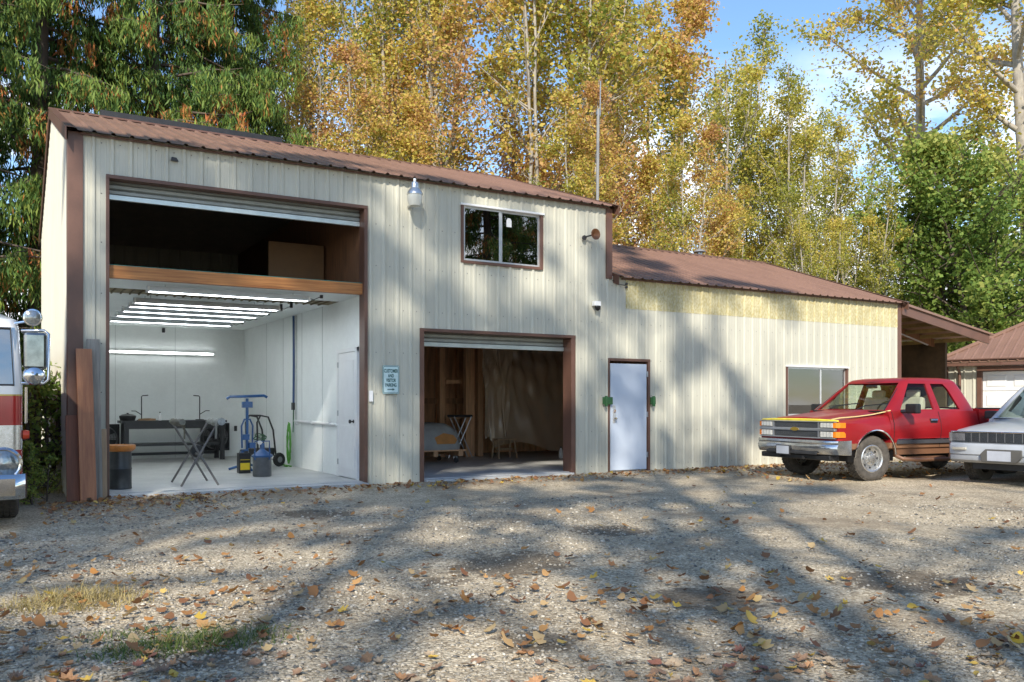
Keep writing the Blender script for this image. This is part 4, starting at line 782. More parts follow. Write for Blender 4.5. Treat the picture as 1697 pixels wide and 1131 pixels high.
    for s in (-1, 1):
        for a, b in ((-2.56, -.50), (-3.08, -2.66), (-4.6, -4.1)):
            y0, y1 = sorted((s * .955, s * 1.0)); MB().box(a, b, y0, y1, .63, .70).obj('side_moulding', mould, T, bevel=.006)
            y0, y1 = sorted((s * .955, s * 1.004)); MB().box(a, b, y0, y1, .704, .722).obj('moulding_strip', chrome, T)
        for x in (-.42, -1.58):
            k = MB(); k.loft([[(x + dx, s * (y + .0018), z) for dx in (-.007, .007)] for y, z in ((.956, .56), (.987, .74), (1.002, .86), (.992, 1.0), (.958, 1.12), (.936, 1.195))], closed=False, cap=False); k.obj('door_seam', blackm, T)
        y0, y1 = sorted((s * .955, s * .992)); MB().box(-1.50, -1.32, y0, y1, .99, 1.07).obj('handle_cup', blackm, T, bevel=.004); y0, y1 = sorted((s * .975, s * 1.01)); MB().box(-1.49, -1.33, y0, y1, 1.03, 1.062).obj('door_handle', chrome, T, bevel=.005)
        k = MB(); c0 = Vector((-.72, s * 1.13, 1.25)); k.obox(c0, (.06, 0, 0), (0, .125, 0), (0, 0, .085)); mo = k.obj('mirror', blackm, T, bevel=.025)
        k = MB(); k.tube([(-.66, s * .93, 1.20), (-.70, s * 1.05, 1.20)], .03, 6); k.obj('mirror_arm', blackm, T)
        k = MB(); k.add([(-.782, s * 1.03, 1.185), (-.782, s * 1.23, 1.185), (-.782, s * 1.23, 1.315), (-.782, s * 1.03, 1.315)], [(0, 1, 2, 3)]); k.obj('mirror_glass', chrome, T)
        stepm = mat('step_tan', (.20, .10, .055), .4, .1, coat=.4)
        k = MB(); k.tube([(-.55, s * .80, .46), (-.62, s * 1.0, .37), (-.95, s * 1.06, .345), (-1.7, s * 1.06, .345), (-1.85, s * .98, .42), (-2.5, s * .95, .45)], .035, 8); k.obj('step_bar', stepm, T, 50)
        MB().box(-1.65, -.85, min(s * .86, s * 1.05), max(s * .86, s * 1.05), .37, .40).obj('step_plate', stepm, T, bevel=.01)
        MB().box(-2.58, -.50, min(s * .80, s * .92), max(s * .80, s * .92), .44, .54).obj('rocker', stepm, T)
    # nose: grille, lamps, bumper
    silver = mat('grille_silver', (.38, .39, .40), .3, .7); gb = mat('grille_black', (.02, .02, .022), .5)
    MB().box(.78, .865, -.90, .90, .74, 1.035).obj('grille_back', gb, T)
    for z0, z1 in ((.865, .915), (.735, .755), (1.015, 1.035)): MB().box(.84, .905, -.93, .93, z0, z1).obj('grille_bar', silver, T, bevel=.008)
    for a in (-.56, .56): MB().box(.84, .90, a - .014, a + .014, .755, 1.015).obj('grille_post', silver, T)
    for za, zb in ((.76, .865), (.92, 1.012)):
        n = 5
        for i in range(n): z = lerp(za, zb, (i + .5) / n); MB().box(.862, .885, -.545, .545, z - .0055, z + .0055).obj('grille_slat', mat('slat', (.14, .145, .15), .35, .5), T)
    gold = mat('gold', (.5, .33, .06), .3, .8)
    MB().prism([(-.105, .872), (-.052, .872), (-.047, .858), (.047, .858), (.062, .872), (.105, .872), (.085, .908), (.047, .908), (.042, .922), (-.042, .922), (-.062, .908), (-.095, .908)], 'x', .905, .914).obj('emblem', gold, T)
    lens = glass('lamp_lens', (.85, .87, .86), .10); lb = mat('lamp_bowl', (.62, .60, .52), .35, .0, var=.2, vs=30)
    amber = mat('amber', (.75, .20, .01), .25, var=.1, spec=.6)
    for s in (-1, 1):
        for z0, z1 in ((.925, 1.012), (.762, .858)):
            y0, y1 = sorted((s * .60, s * .885)); MB().box(.855, .872, y0, y1, z0, z1).obj('lamp_bowl', lb, T); MB().box(.876, .896, y0, y1, z0, z1).obj('headlight', mat('headlight', (.60, .585, .52), .18, coat=1, var=.2, vs=40), T, bevel=.008)
            for yy in (.67, .75, .83): MB().box(.8965, .898, s * yy - .004, s * yy + .004, z0, z1).obj('lens_rib', greyp, T)
            k = MB(); k.prism([(.70, s * .985), (.70, s * .93), (.84, s * .90), (.896, s * .895), (.885, s * .945), (.82, s * .978)], 'z', z0, z1); k.obj('corner_lamp', amber, T)
    ch2 = mat('worn_chrome', (.55, .56, .57), .2, .95, var=.2, vs=6)
    prof = [(.86, .46), (.965, .47), (1.0, .53), (1.01, .60), (.985, .64), (1.0, .665), (.985, .705), (.86, .71)]
    def bring(y, back): return [(x - back, y, z) for x, z in prof]
    k = MB(); k.loft([bring(y, b_) for y, b_ in ((-1.0, .28), (-.985, .12), (-.90, .045), (-.6, .01), (0, 0), (.6, .01), (.90, .045), (.985, .12), (1.0, .28))]); k.obj('front_bumper', ch2, T, 40)
    MB().box(.98, 1.012, -.62, .62, .46, .505).obj('bumper_step', darkp, T, bevel=.006); MB().box(.70, .93, -.85, .85, .36, .455).obj('valance', blackm, T, bevel=.02)
    MB().box(1.008, 1.03, -.34, .0, .43, .60).obj('plate_frame', darkp, T); MB().box(1.031, 1.035, -.325, -.015, .445, .585).obj('license_plate', mat('plate', (.40, .42, .46), .5, var=.08), T)
    for s in (-1, 1): k = MB(); k.tube([(.93, s * .3, .40), (1.0, s * .3, .38), (1.0, s * .3, .43)], .014, 6); k.obj('tow_hook', blackm, T)
    # yellow masking along the hood edge and the fender top
    yel = mat('yellow_strip', (.72, .58, .05), .5, var=.15)
    k = MB(); k.loft([[(.895 - .05 * (abs(y) / .93) ** 4, y, 1.030), (.900 - .05 * (abs(y) / .93) ** 4, y, 1.062 - .02 * (abs(y) / .93) ** 3), (.865 - .05 * (abs(y) / .93) ** 4, y, 1.078 - .02 * (abs(y) / .93) ** 3), (.85 - .05 * (abs(y) / .93) ** 4, y, 1.03)] for y in [-.935 + i * .187 for i in range(11)]]); k.obj('hood_edge_strip', yel, T)
    for s in (1,):
        k = MB(); pts = [(.83, .80, 1.062), (.66, .815, 1.088), (.3, .82, 1.108), (-.05, .825, 1.14), (-.33, .85, 1.185), (-.42, .90, 1.212)]
        k.loft([[(x, y - .018, z), (x, y - .018, z + .012), (x, y + .018, z + .012), (x, y + .018, z)] for x, y, z in pts]); k.obj('fender_strip', mat('cream_strip', (.68, .56, .24), .5), T)
    for y0 in (-.55, .15):
        k = MB(); k.tube([(-.42, y0, 1.225), (-.50, y0 + .12, 1.30), (-.56, y0 + .62, 1.345)], .010, 5); k.obj('wiper', blackm, T)
    # cabin
    trimc = mat('cabin_tan', (.55, .49, .40), .7, var=.1); MB().box(-.85, -.45, -.80, .80, 1.0, 1.222).obj('dashboard', mat('dash', (.48, .41, .31), .7), T, bevel=.04)
    k = MB(); k.tube([(-.86 - .06 * math.sin(R(a)), .40 + .185 * math.cos(R(a)), 1.20 + .17 * math.sin(R(a))) for a in range(0, 361, 20)], .016, 6); k.tube([(-.86, .22, 1.2), (-.86, .58, 1.2)], .014, 6); k.tube([(-.86, .40, 1.2), (-.7, .40, 1.12)], .03, 6); k.obj('steering_wheel', blackm, T, 50)
    for y in (-.40, .40):
        k = MB(); k.obox((-1.50, y, 1.18), (.07, 0, .02), (0, .27, 0), (-.06, 0, .27)); k.obox((-1.58, y, 1.52), (.05, 0, 0), (0, .14, 0), (-.01, 0, .075)); k.box(-1.45, -1.0, y - .27, y + .27, .80, .95); k.obj('seat', trimc, T, bevel=.04)
    MB().box(-2.45, -2.2, -.75, .75, .9, 1.25).obj('rear_seat', trimc, T, bevel=.04); MB().box(-.98, -.94, -.12, .12, 1.62, 1.68).obj('interior_mirror', blackm, T, bevel=.01)
    return T
pickup()

def silver_suv():
    rz = math.atan2(-.10, -1)
    T = thing('silver_suv', 'silver sport utility vehicle with black plate bracket, parked beside the red pickup', 'car', (13.02, -5.14, 0), rz)
    sil = (.40, .42, .44); paint = two_tone('suv_paint', sil, (.30, .31, .32), .47, .6); W = .86
    def half(w_, zs, zh): return [(.74 * w_ / W, .34), (.84 * w_ / W, .40), (.875 * w_ / W, .62), (.86 * w_ / W, .80), (w_ - .06, zs + .01), (.60, zh), (.3, zh + .02), (.02, zh + .025)]
    st = [(.70, .83, .79, .81), (.55, .855, .83, .865), (.2, .86, .87, .915), (-.2, .86, .91, .96), (-.52, .86, .945, 1.0)]
    k = MB(); k.loft([ring_y(x, half(w_, zs, zh)) for x, w_, zs, zh in st]); b = k.obj('front_body', paint, T)
    boolean(b, [cutter(MB().lathe([(.40, a), (.40, c_)], (0, 0, .34), 'y', 36)) for a, c_ in ((-1.1, -.5), (.5, 1.1))]); b.data.shade_smooth(); b.data.set_sharp_from_angle(angle=R(32))
    hl = [(.74, .34), (.84, .40), (.875, .62), (.86, .85), (.82, 1.0), (.4, 1.0), (.02, 1.0)]
    k = MB(); k.loft([ring_y(x, hl) for x in (-.525, -1.5, -2.3, -3.25, -3.45)]); b = k.obj('rear_body', paint, T)
    boolean(b, [cutter(MB().lathe([(.40, a), (.40, c_)], (-2.72, 0, .34), 'y', 36)) for a, c_ in ((-1.1, -.55), (.55, 1.1))]); b.data.shade_smooth(); b.data.set_sharp_from_angle(angle=R(32))
    lev = [(-3.46, -.50, .83, .995, .1), (-3.40, -.90, .74, 1.30, .1), (-3.34, -1.22, .66, 1.52, .1), (-3.25, -1.32, .61, 1.57, .12), (-3.1, -1.5, .5, 1.60, .14)]
    d1 = [(-.95, 1.03), (-1.65, 1.03), (-1.66, 1.48), (-1.30, 1.48)]; d2 = [(-1.76, 1.03), (-2.5, 1.03), (-2.46, 1.48), (-1.75, 1.48)]; d3 = [(-2.62, 1.03), (-3.3, 1.03), (-3.25, 1.48), (-2.58, 1.48)]
    greenhouse(T, paint, lev, [d1, d2, d3], dict(poly=[(-.70, 1.02), (.70, 1.02), (.57, 1.49), (-.57, 1.49)], x=(-1.24, 0)), dict(poly=[(-.62, 1.05), (.62, 1.05), (.54, 1.47), (-.54, 1.47)], x=(-3.6, -3.3)))
    for d in (d1, d2, d3): side_glass(T, lev, d)
    MB().add([(-.545, -.70, 1.0), (-.545, .70, 1.0), (-1.225, .575, 1.50), (-1.225, -.575, 1.50)], [(0, 1, 2, 3)]).obj('windshield', carglass, T); MB().add([(-3.43, -.63, 1.04), (-3.43, .63, 1.04), (-3.36, .55, 1.48), (-3.36, -.55, 1.48)], [(0, 1, 2, 3)]).obj('rear_window', carglass, T)
    MB().box(-.66, -.50, -.74, .74, .995, 1.012).obj('cowl', blackm, T)
    gm = mat('suv_grille', (.035, .037, .04), .35, .3)
    MB().box(.66, .735, -.80, .80, .655, .80).obj('grille_back', gm, T)
    for i in range(9): z = .665 + i * .0145; MB().box(.736, .748, -.58, .58, z, z + .005).obj('grille_slat', mat('suv_slat', (.17, .18, .19), .3, .7), T)
    for y in [-.5 + .125 * i for i in range(9)]: MB().box(.737, .7475, y - .003, y + .003, .66, .795).obj('grille_rib', greyp, T)
    MB().box(.66, .752, -.82, .82, .80, .822).obj('grille_trim', chrome, T, bevel=.006)
    for s in (-1, 1):
        y0, y1 = sorted((s * .59, s * .845)); MB().box(.66, .735, y0, y1, .66, .796).obj('headlight', mat('suv_lamp', (.34, .34, .35), .15, .5, var=.3, vs=20), T, bevel=.01)
        y0, y1 = sorted((s * .80, s * .865)); MB().box(.55, .72, y0, y1, .66, .796).obj('marker_lamp', mat('suv_marker', (.45, .22, .18), .2), T, bevel=.01)
        y0, y1 = sorted((s * .52, s * .74)); MB().box(.80, .872, y0, y1, .535, .575).obj('fog_lamp', mat('fog', (.55, .5, .4), .2), T, bevel=.006)
        for x in (0, -2.72): 
            wheel(T, x, s * .72, .345, .22)
            k = MB(); n = 14; k.loft([[(x + .39 * math.cos(R(-5 + 190 * i / n)), y, .34 + .39 * math.sin(R(-5 + 190 * i / n))) for i in range(n + 1)] for y in (s * .5, s * .82)], closed=False, cap=False); k.obj('wheel_well', blackm, T)
        MB().obox((-.92, s * .97, 1.06), (.06, 0, 0), (0, .10, 0), (0, 0, .07)).obj('mirror', blackm, T, bevel=.025); k = MB(); k.tube([(-.86, s * .82, 1.02), (-.9, s * .9, 1.04)], .025, 6); k.obj('mirror_arm', blackm, T)
    bp = [(.70, .36), (.80, .34), (.855, .38), (.86, .44), (.85, .455), (.87, .47), (.87, .60), (.85, .635), (.72, .645)]
    k = MB(); k.loft([[(x - b_, y, z) for x, z in bp] for y, b_ in ((-.90, .40), (-.885, .2), (-.80, .07), (-.5, .015), (0, 0), (.5, .015), (.80, .07), (.885, .2), (.90, .40))]); k.obj('front_bumper', paint, T, 40)
    k = MB(); k.prism([(-.28, .36), (.22, .36), (.30, .44), (.30, .56), (-.22, .56), (-.30, .48)], 'x', .865, .895); k.obj('plate_bracket', mat('bracket', (.09, .085, .075), .5), T, bevel=.01)
    MB().box(.896, .90, -.19, .15, .385, .535).obj('license_plate', mat('plate', (.62, .64, .68), .5), T)
    MB().box(-.9, .70, -.5, .5, .24, .36).obj('underbody', blackm, T); MB().box(-3.4, -.9, -.55, .55, .26, .36).obj('underbody', blackm, T)
    MB().box(-1.0, -.62, -.7, .7, .85, 1.015).obj('dashboard', mat('dash_grey', (.12, .12, .12), .7), T, bevel=.04)
    k = MB(); k.tube([(-1.02, .36 + .18 * math.cos(R(a)), 1.03 + .16 * math.sin(R(a))) for a in range(0, 361, 20)], .015, 6); k.obj('steering_wheel', blackm, T, 50)
    for y in (-.36, .36): k = MB(); k.obox((-1.62, y, 1.05), (.07, 0, .02), (0, .25, 0), (-.05, 0, .25)); k.obox((-1.69, y, 1.36), (.05, 0, 0), (0, .13, 0), (-.01, 0, .07)); k.obj('seat', mat('seat_grey', (.25, .24, .22), .8), T, bevel=.04)
    k = MB(); k.tube([(-.56, -.2, 1.03), (-.62, -.1, 1.08), (-.70, .4, 1.12)], .010, 5); k.obj('wiper', blackm, T)
silver_suv()

def fire_engine():
    T = thing('fire_engine', 'red and white fire engine nose parked beside the workshop side wall', 'fire engine', (-1.76, -1.65, 0), R(-90))
    whp = mat('engine_white', (.72, .73, .74), .25, coat=.6, var=.05); rdp = mat('engine_red', (.36, .01, .012), .25, coat=.8, var=.08); cw = 1.17
    def sl(z0, z1, x0, x1, m, name, y=cw, r=.10, parent=T):
        k = MB(); k.loft([rrect3(x0, x1, y, z0, r), rrect3(x0, x1, y, z1, r)]); return k.obj(name, m, parent, 40)
    sl(.42, .78, -1.2, .90, rdp, 'lower_nose'); sl(.78, 1.03, -1.2, .91, mat('engine_chrome', (.6, .61, .62), .22, .9, var=.15, vs=30), 'grille_band'); sl(1.03, 1.33, -1.2, .90, rdp, 'cab_lower'); sl(1.33, 1.345, -1.2, .903, mat('gold_stripe', (.5, .35, .1), .3, .6), 'pinstripe'); sl(1.345, 1.42, -1.2, .90, whp, 'belt_band')
    k = MB(); lev = [(-1.2, .90, cw, 1.42, .10), (-1.2, .84, cw - .03, 2.02, .12), (-1.18, .80, cw - .05, 2.12, .15), (-1.1, .65, cw - .2, 2.2, .2)]
    k.loft([rrect3(*l) for l in lev]); cab = k.obj('cab', whp, T)
    ins = MB(); ins.loft([rrect3(-1.1, .80, cw - .08, 1.3, .08), rrect3(-1.1, .76, cw - .1, 2.04, .1)])
    boolean(cab, [cutter(ins), cutter(MB().prism([(-1.10, 1.44), (-.03, 1.44), (-.03, 2.02), (-1.07, 2.02)], 'x', .5, 1.2)), cutter(MB().prism([(.03, 1.44), (1.10, 1.44), (1.07, 2.02), (.03, 2.02)], 'x', .5, 1.2)), cutter(MB().prism([(-.9, 1.46), (.6, 1.46), (.5, 2.0), (-.9, 2.0)], 'y', -2, 2))]); cab.data.shade_smooth(); cab.data.set_sharp_from_angle(angle=R(30))
    for s in (-1, 1):
        y0, y1 = sorted((s * .035, s * 1.10)); MB().add([(.875, y0, 1.43), (.875, y1, 1.43), (.825, y1, 2.03), (.825, y0, 2.03)], [(0, 1, 2, 3)]).obj('windshield', blueglass, T)
        k = MB(); k.tube([(.895, s * .05, 1.44), (.895, s * 1.09, 1.44), (.845, s * 1.06, 2.02), (.845, s * .05, 2.02), (.895, s * .05, 1.44)], .012, 6); k.obj('windshield_seal', blackm, T)
        MB().add([(-.9, s * (cw - .04), 1.45), (.6, s * (cw - .04), 1.45), (.5, s * (cw - .06), 2.0), (-.9, s * (cw - .06), 2.0)], [(0, 1, 2, 3)]).obj('side_window', blueglass, T)
        # headlamp in a round bezel
        k = MB(); k.lathe([(.165, .88), (.17, .93), (.15, .955), (.135, .945)], (0, s * 1.0, .64), 'x', 28); k.obj('headlight_bezel', chrome, T, 40)
        k = MB(); k.lathe([(.135, .946), (.11, .965), (.06, .978), (0, .982)], (0, s * 1.0, .64), 'x', 28); k.obj('headlight', mat('sealed_beam', (.30, .32, .32), .15, .7, var=.2, vs=40), T, 40)
        k = MB(); k.lathe([(.045, s * 1.17), (.05, s * 1.19), (.04, s * 1.23), (0, s * 1.235)], (.80, 0, .93), 'y', 14); k.obj('marker_lamp', mat('marker_red', (.55, .06, .02), .2), T, 40)
        k = MB(); k.lathe([(.03, s * 1.17), (.03, s * 1.20), (0, s * 1.205)], (.85, 0, .42), 'y', 12); k.obj('marker_lamp', MATS['marker_red'], T, 40)
        # mirrors on a chrome loop
        k = MB(); k.tube([(.86, s * 1.16, 2.0), (.95, s * 1.36, 2.0), (.95, s * 1.40, 1.97), (.95, s * 1.40, 1.50), (.95, s * 1.36, 1.46), (.88, s * 1.16, 1.46)], .016, 8); k.obj('mirror_arm', chrome, T, 50)
        k = MB(); k.obox((.96, s * 1.28, 1.79), (.035, 0, 0), (0, .105, 0), (0, 0, .19)); k.obj('mirror', mat('mirror_case', (.22, .23, .23), .12, .9, var=.3, vs=9), T, bevel=.03)
        k = MB(); k.lathe([(.10, -.02), (.105, .0), (.08, .04), (.0, .06)], (.95, s * 1.27, 1.54), 'x', 20); k.obj('convex_mirror', chrome, T, 50)
        k = MB(); k.tube([(.92, s * 1.2, 1.42), (.90, s * 1.2, 1.05)], .014, 6); k.obj('grab_rail', chrome, T)
        k = MB(); k.tube([(.75, s * 1.10, 2.08), (.80, s * 1.20, 2.10), (.80, s * 1.24, 2.12)], .014, 6); k.obj('lamp_arm', chrome, T); k = MB(); k.lathe([(.03, .70), (.07, .74), (.085, .82), (.09, .84), (.075, .845)], (0, s * 1.26, 2.14), 'x', 20); k.obj('spot_lamp', chrome, T, 40); k = MB(); k.lathe([(.075, .846), (.04, .862), (0, .866)], (0, s * 1.26, 2.14), 'x', 20); k.obj('spot_lens', MATS['sealed_beam'], T, 40)
        for x in (0, -3.9): wheel(T, x, s * 1.0, .46, .30, rim_r=.55)
    k = MB(); bp = [(.90, .29), (1.08, .29), (1.12, .33), (1.12, .50), (1.08, .54), (.90, .54)]
    k.loft([[(x - b_, y, z) for x, z in bp] for y, b_ in ((-1.21, .22), (-1.19, .08), (-1.1, 0), (1.1, 0), (1.19, .08), (1.21, .22))]); k.obj('front_bumper', chrome, T, 40)
    for i in range(22): MB().box(.905, .918, -.80, .80, .785 + i * .011, .790 + i * .011).obj('grille_slat', greyp, T)
    sl(.55, 2.1, -6.2, -1.25, rdp, 'rear_body', 1.17, .06); MB().box(-6.0, .8, -.5, .5, .34, .55).obj('chassis', blackm, T)
    k = MB(); k.lathe([(.12, 2.2), (.12, 2.3), (.09, 2.38), (0, 2.4)], (-.2, 0, 0), 'z', 18); k.obj('beacon', mat('beacon', (.5, .02, .02), .15), T, 40)
    MB().box(-.4, -.3, -.7, .7, 1.45, 1.95).obj('seat', blackm, T, bevel=.03); k = MB(); k.tube([(.45, .6 + .24 * math.cos(R(a)), 1.5 + .12 * math.sin(R(a))) for a in range(0, 361, 20)], .016, 6); k.obj('steering_wheel', blackm, T, 50)
fire_engine()

# ------------------------------------------------------------------ second garage
def garage():
    u = Vector((.247, -.969, 0)).normalized(); rz = math.atan2(u.y, u.x)      # local x runs along the front, local -y is outward... front at y=0, depth +y
    T = thing('small_garage', 'small cream ribbed garage with brown hip roof beyond the parked cars', 'building', (21.7, 1.9, 0), rz)
    Wd, Dp, Hh = 7.0, 6.0, 2.45; door = (.95, 3.6, 0, 2.12); door2 = (4.1, 6.6, 0, 2.12)
    f = empty_part('front_wall', T); ribbed(f, 'siding_panel', (0, 0, 0), (1, 0, 0), (0, 0, 1), (0, -1, 0), 0.0, Wd, -.03, Hh, cream, [door, door2])
    for x, n in ((0, -1), (Wd, 1)): f = empty_part('side_wall', T); ribbed(f, 'siding_panel', (x, 0, 0), (0, 1, 0), (0, 0, 1), (n, 0, 0), 0.0, Dp, -.03, Hh, cream)
    f = empty_part('back_wall', T); ribbed(f, 'siding_panel', (0, Dp, 0), (1, 0, 0), (0, 0, 1), (0, 1, 0), 0.0, Wd, -.03, Hh, cream)
    for x in (-.03, Wd - .1): MB().box(x, x + .13, -.035, .05, -.03, Hh).obj('corner_trim', brown, T)
    rf = empty_part('roof', T); ov = .25; rise = .60; zr = Hh + (Dp / 2) * rise
    def slope(O, U, V, Nn, L_, hip):
        ln = math.hypot(Dp / 2 + ov, (Dp / 2 + ov) * rise); run = Dp / 2 + ov
        ribbed(rf, 'roof_panel', O, U, V, Nn, 0.0, L_, 0.0, lambda q: max(0.0, min(q, L_ - q, run)) / run * ln, roofm)
    ze = Hh - ov * rise + .06; s_ = Vector((0, 1, rise)).normalized()
    slope((-ov, -ov, ze), (1, 0, 0), s_, Vector((0, -rise, 1)).normalized(), Wd + 2 * ov, 1)
    slope((Wd + ov, Dp + ov, ze), (-1, 0, 0), Vector((0, -1, rise)).normalized(), Vector((0, rise, 1)).normalized(), Wd + 2 * ov, 1)
    slope((-ov, Dp + ov, ze), (0, -1, 0), Vector((1, 0, rise)).normalized(), Vector((-rise, 0, 1)).normalized(), Dp + 2 * ov, 1)
    slope((Wd + ov, -ov, ze), (0, 1, 0), Vector((-1, 0, rise)).normalized(), Vector((rise, 0, 1)).normalized(), Dp + 2 * ov, 1)
    a0 = Vector((-ov, -ov, ze + .03)); run = Dp / 2 + ov; pk = Vector((-ov + run, -ov + run, ze + .03 + run * rise)); k = MB(); k.tube([a0, pk], .05, 6); k.obj('hip_cap', roofm, rf)
    k = MB(); k.loft([[(x, -ov - .12, ze - .02), (x, -ov - .13, ze - .10), (x, -ov - .02, ze - .11), (x, -ov - .01, ze - .02), (x, -ov - .03, ze - .03), (x, -ov - .03, ze - .09), (x, -ov - .11, ze - .085)] for x in (-ov - .03, Wd + ov)]); k.obj('gutter', brown, rf)
    for i in range(9): MB().box(-.1 + i * .8, -.07 + i * .8, -ov - .135, -ov, ze - .11, ze - .01).obj('gutter_strap', brown, rf)
    k = MB(); k.tube([(.42, -ov - .06, ze - .1), (.42, -.10, ze - .28), (.42, -.08, .1)], .04, 8); k.obj('downpipe', brown, T)
    MB().box(-ov, Wd + ov, -ov, -.02, Hh - .03, Hh).obj('soffit', brown, rf)
    for d in (door, door2):
        g = empty_part('garage_door', T)
        for x in (d[0] - .12, d[1]): MB().box(x, x + .12, -.04, .10, -.02, d[3] + .12).obj('jamb_trim', brown, g)
        MB().box(d[0], d[1], -.04, .10, d[3], d[3] + .12).obj('head_trim', brown, g)
        for r_ in range(4):
            z0 = .02 + r_ * .525; q = MB().box(d[0], d[1], .06, .10, z0, z0 + .515).obj('door_section', whitep, g, bevel=.005)
            n = 4; w_ = (d[1] - d[0]) / n
            for c_ in range(n):
                x0 = d[0] + c_ * w_ + .08; x1 = d[0] + (c_ + 1) * w_ - .08; k = MB(); k.loft([[(x0, .06, z0 + .1), (x1, .06, z0 + .1), (x1, .06, z0 + .42), (x0, .06, z0 + .42)], [(x0 + .03, .045, z0 + .13), (x1 - .03, .045, z0 + .13), (x1 - .03, .045, z0 + .39), (x0 + .03, .045, z0 + .39)]]); k.obj('panel', whitep, g)
garage()

# ------------------------------------------------------------------ vegetation
def np_tubes(branches, sides=5):
    """branches: list of (pts (k,3), radii (k)); returns verts, quads"""
    V, F, b = [], [], 0; ang = np.arange(sides) * 2 * np.pi / sides; ca, sa = np.cos(ang), np.sin(ang)
    for P, r in branches:
        P = np.asarray(P, float); k = len(P); T = np.gradient(P, axis=0); T /= np.linalg.norm(T, axis=1)[:, None] + 1e-9
        ref = np.array([1., 0, 0]) if abs(T[0, 0]) < .8 else np.array([0, 1., 0]); A = np.cross(T, ref); A /= np.linalg.norm(A, axis=1)[:, None] + 1e-9; Bn = np.cross(T, A)
        ring = P[:, None] + np.asarray(r)[:, None, None] * (A[:, None] * ca[None, :, None] + Bn[:, None] * sa[None, :, None])
        V.append(ring.reshape(-1, 3)); i = b + np.arange(k * sides).reshape(k, sides); j = np.roll(i, -1, 1)
        F.append(np.stack([i[:-1], j[:-1], j[1:], i[1:]], -1).reshape(-1, 4)); b += k * sides
    return np.concatenate(V), np.concatenate(F)
def leaf_cards(P, size, g, aspect=.7, up=.35, hang=None):
    n = len(P); d = g.normal(size=(n, 3)); d[:, 2] *= .7
    if hang is not None: d = d * (1 - hang) + np.array([0, 0, -1.]) * hang * 1.6
    d /= np.linalg.norm(d, axis=1)[:, None]; q = g.normal(size=(n, 3)); q[:, 2] += up; s = np.cross(d, q); s /= np.linalg.norm(s, axis=1)[:, None] + 1e-9
    sz = size * (.6 + .8 * g.random(n))[:, None]; nn = np.cross(s, d)
    v = np.stack([P - d * sz * .5, P + s * sz * .5 * aspect + nn * sz * .1, P + d * sz * .5, P - s * sz * .5 * aspect + nn * sz * .1], 1).reshape(-1, 3)
    return v, np.arange(n * 4).reshape(n, 4)
def patchy(P, f, ph): return .5 + .25 * np.sin(P[:, 0] * f + ph) * np.cos(P[:, 1] * f * 1.3 + ph * 2) + .25 * np.sin(P[:, 2] * f * .9 + P[:, 0] * f * .6 + ph * 3)
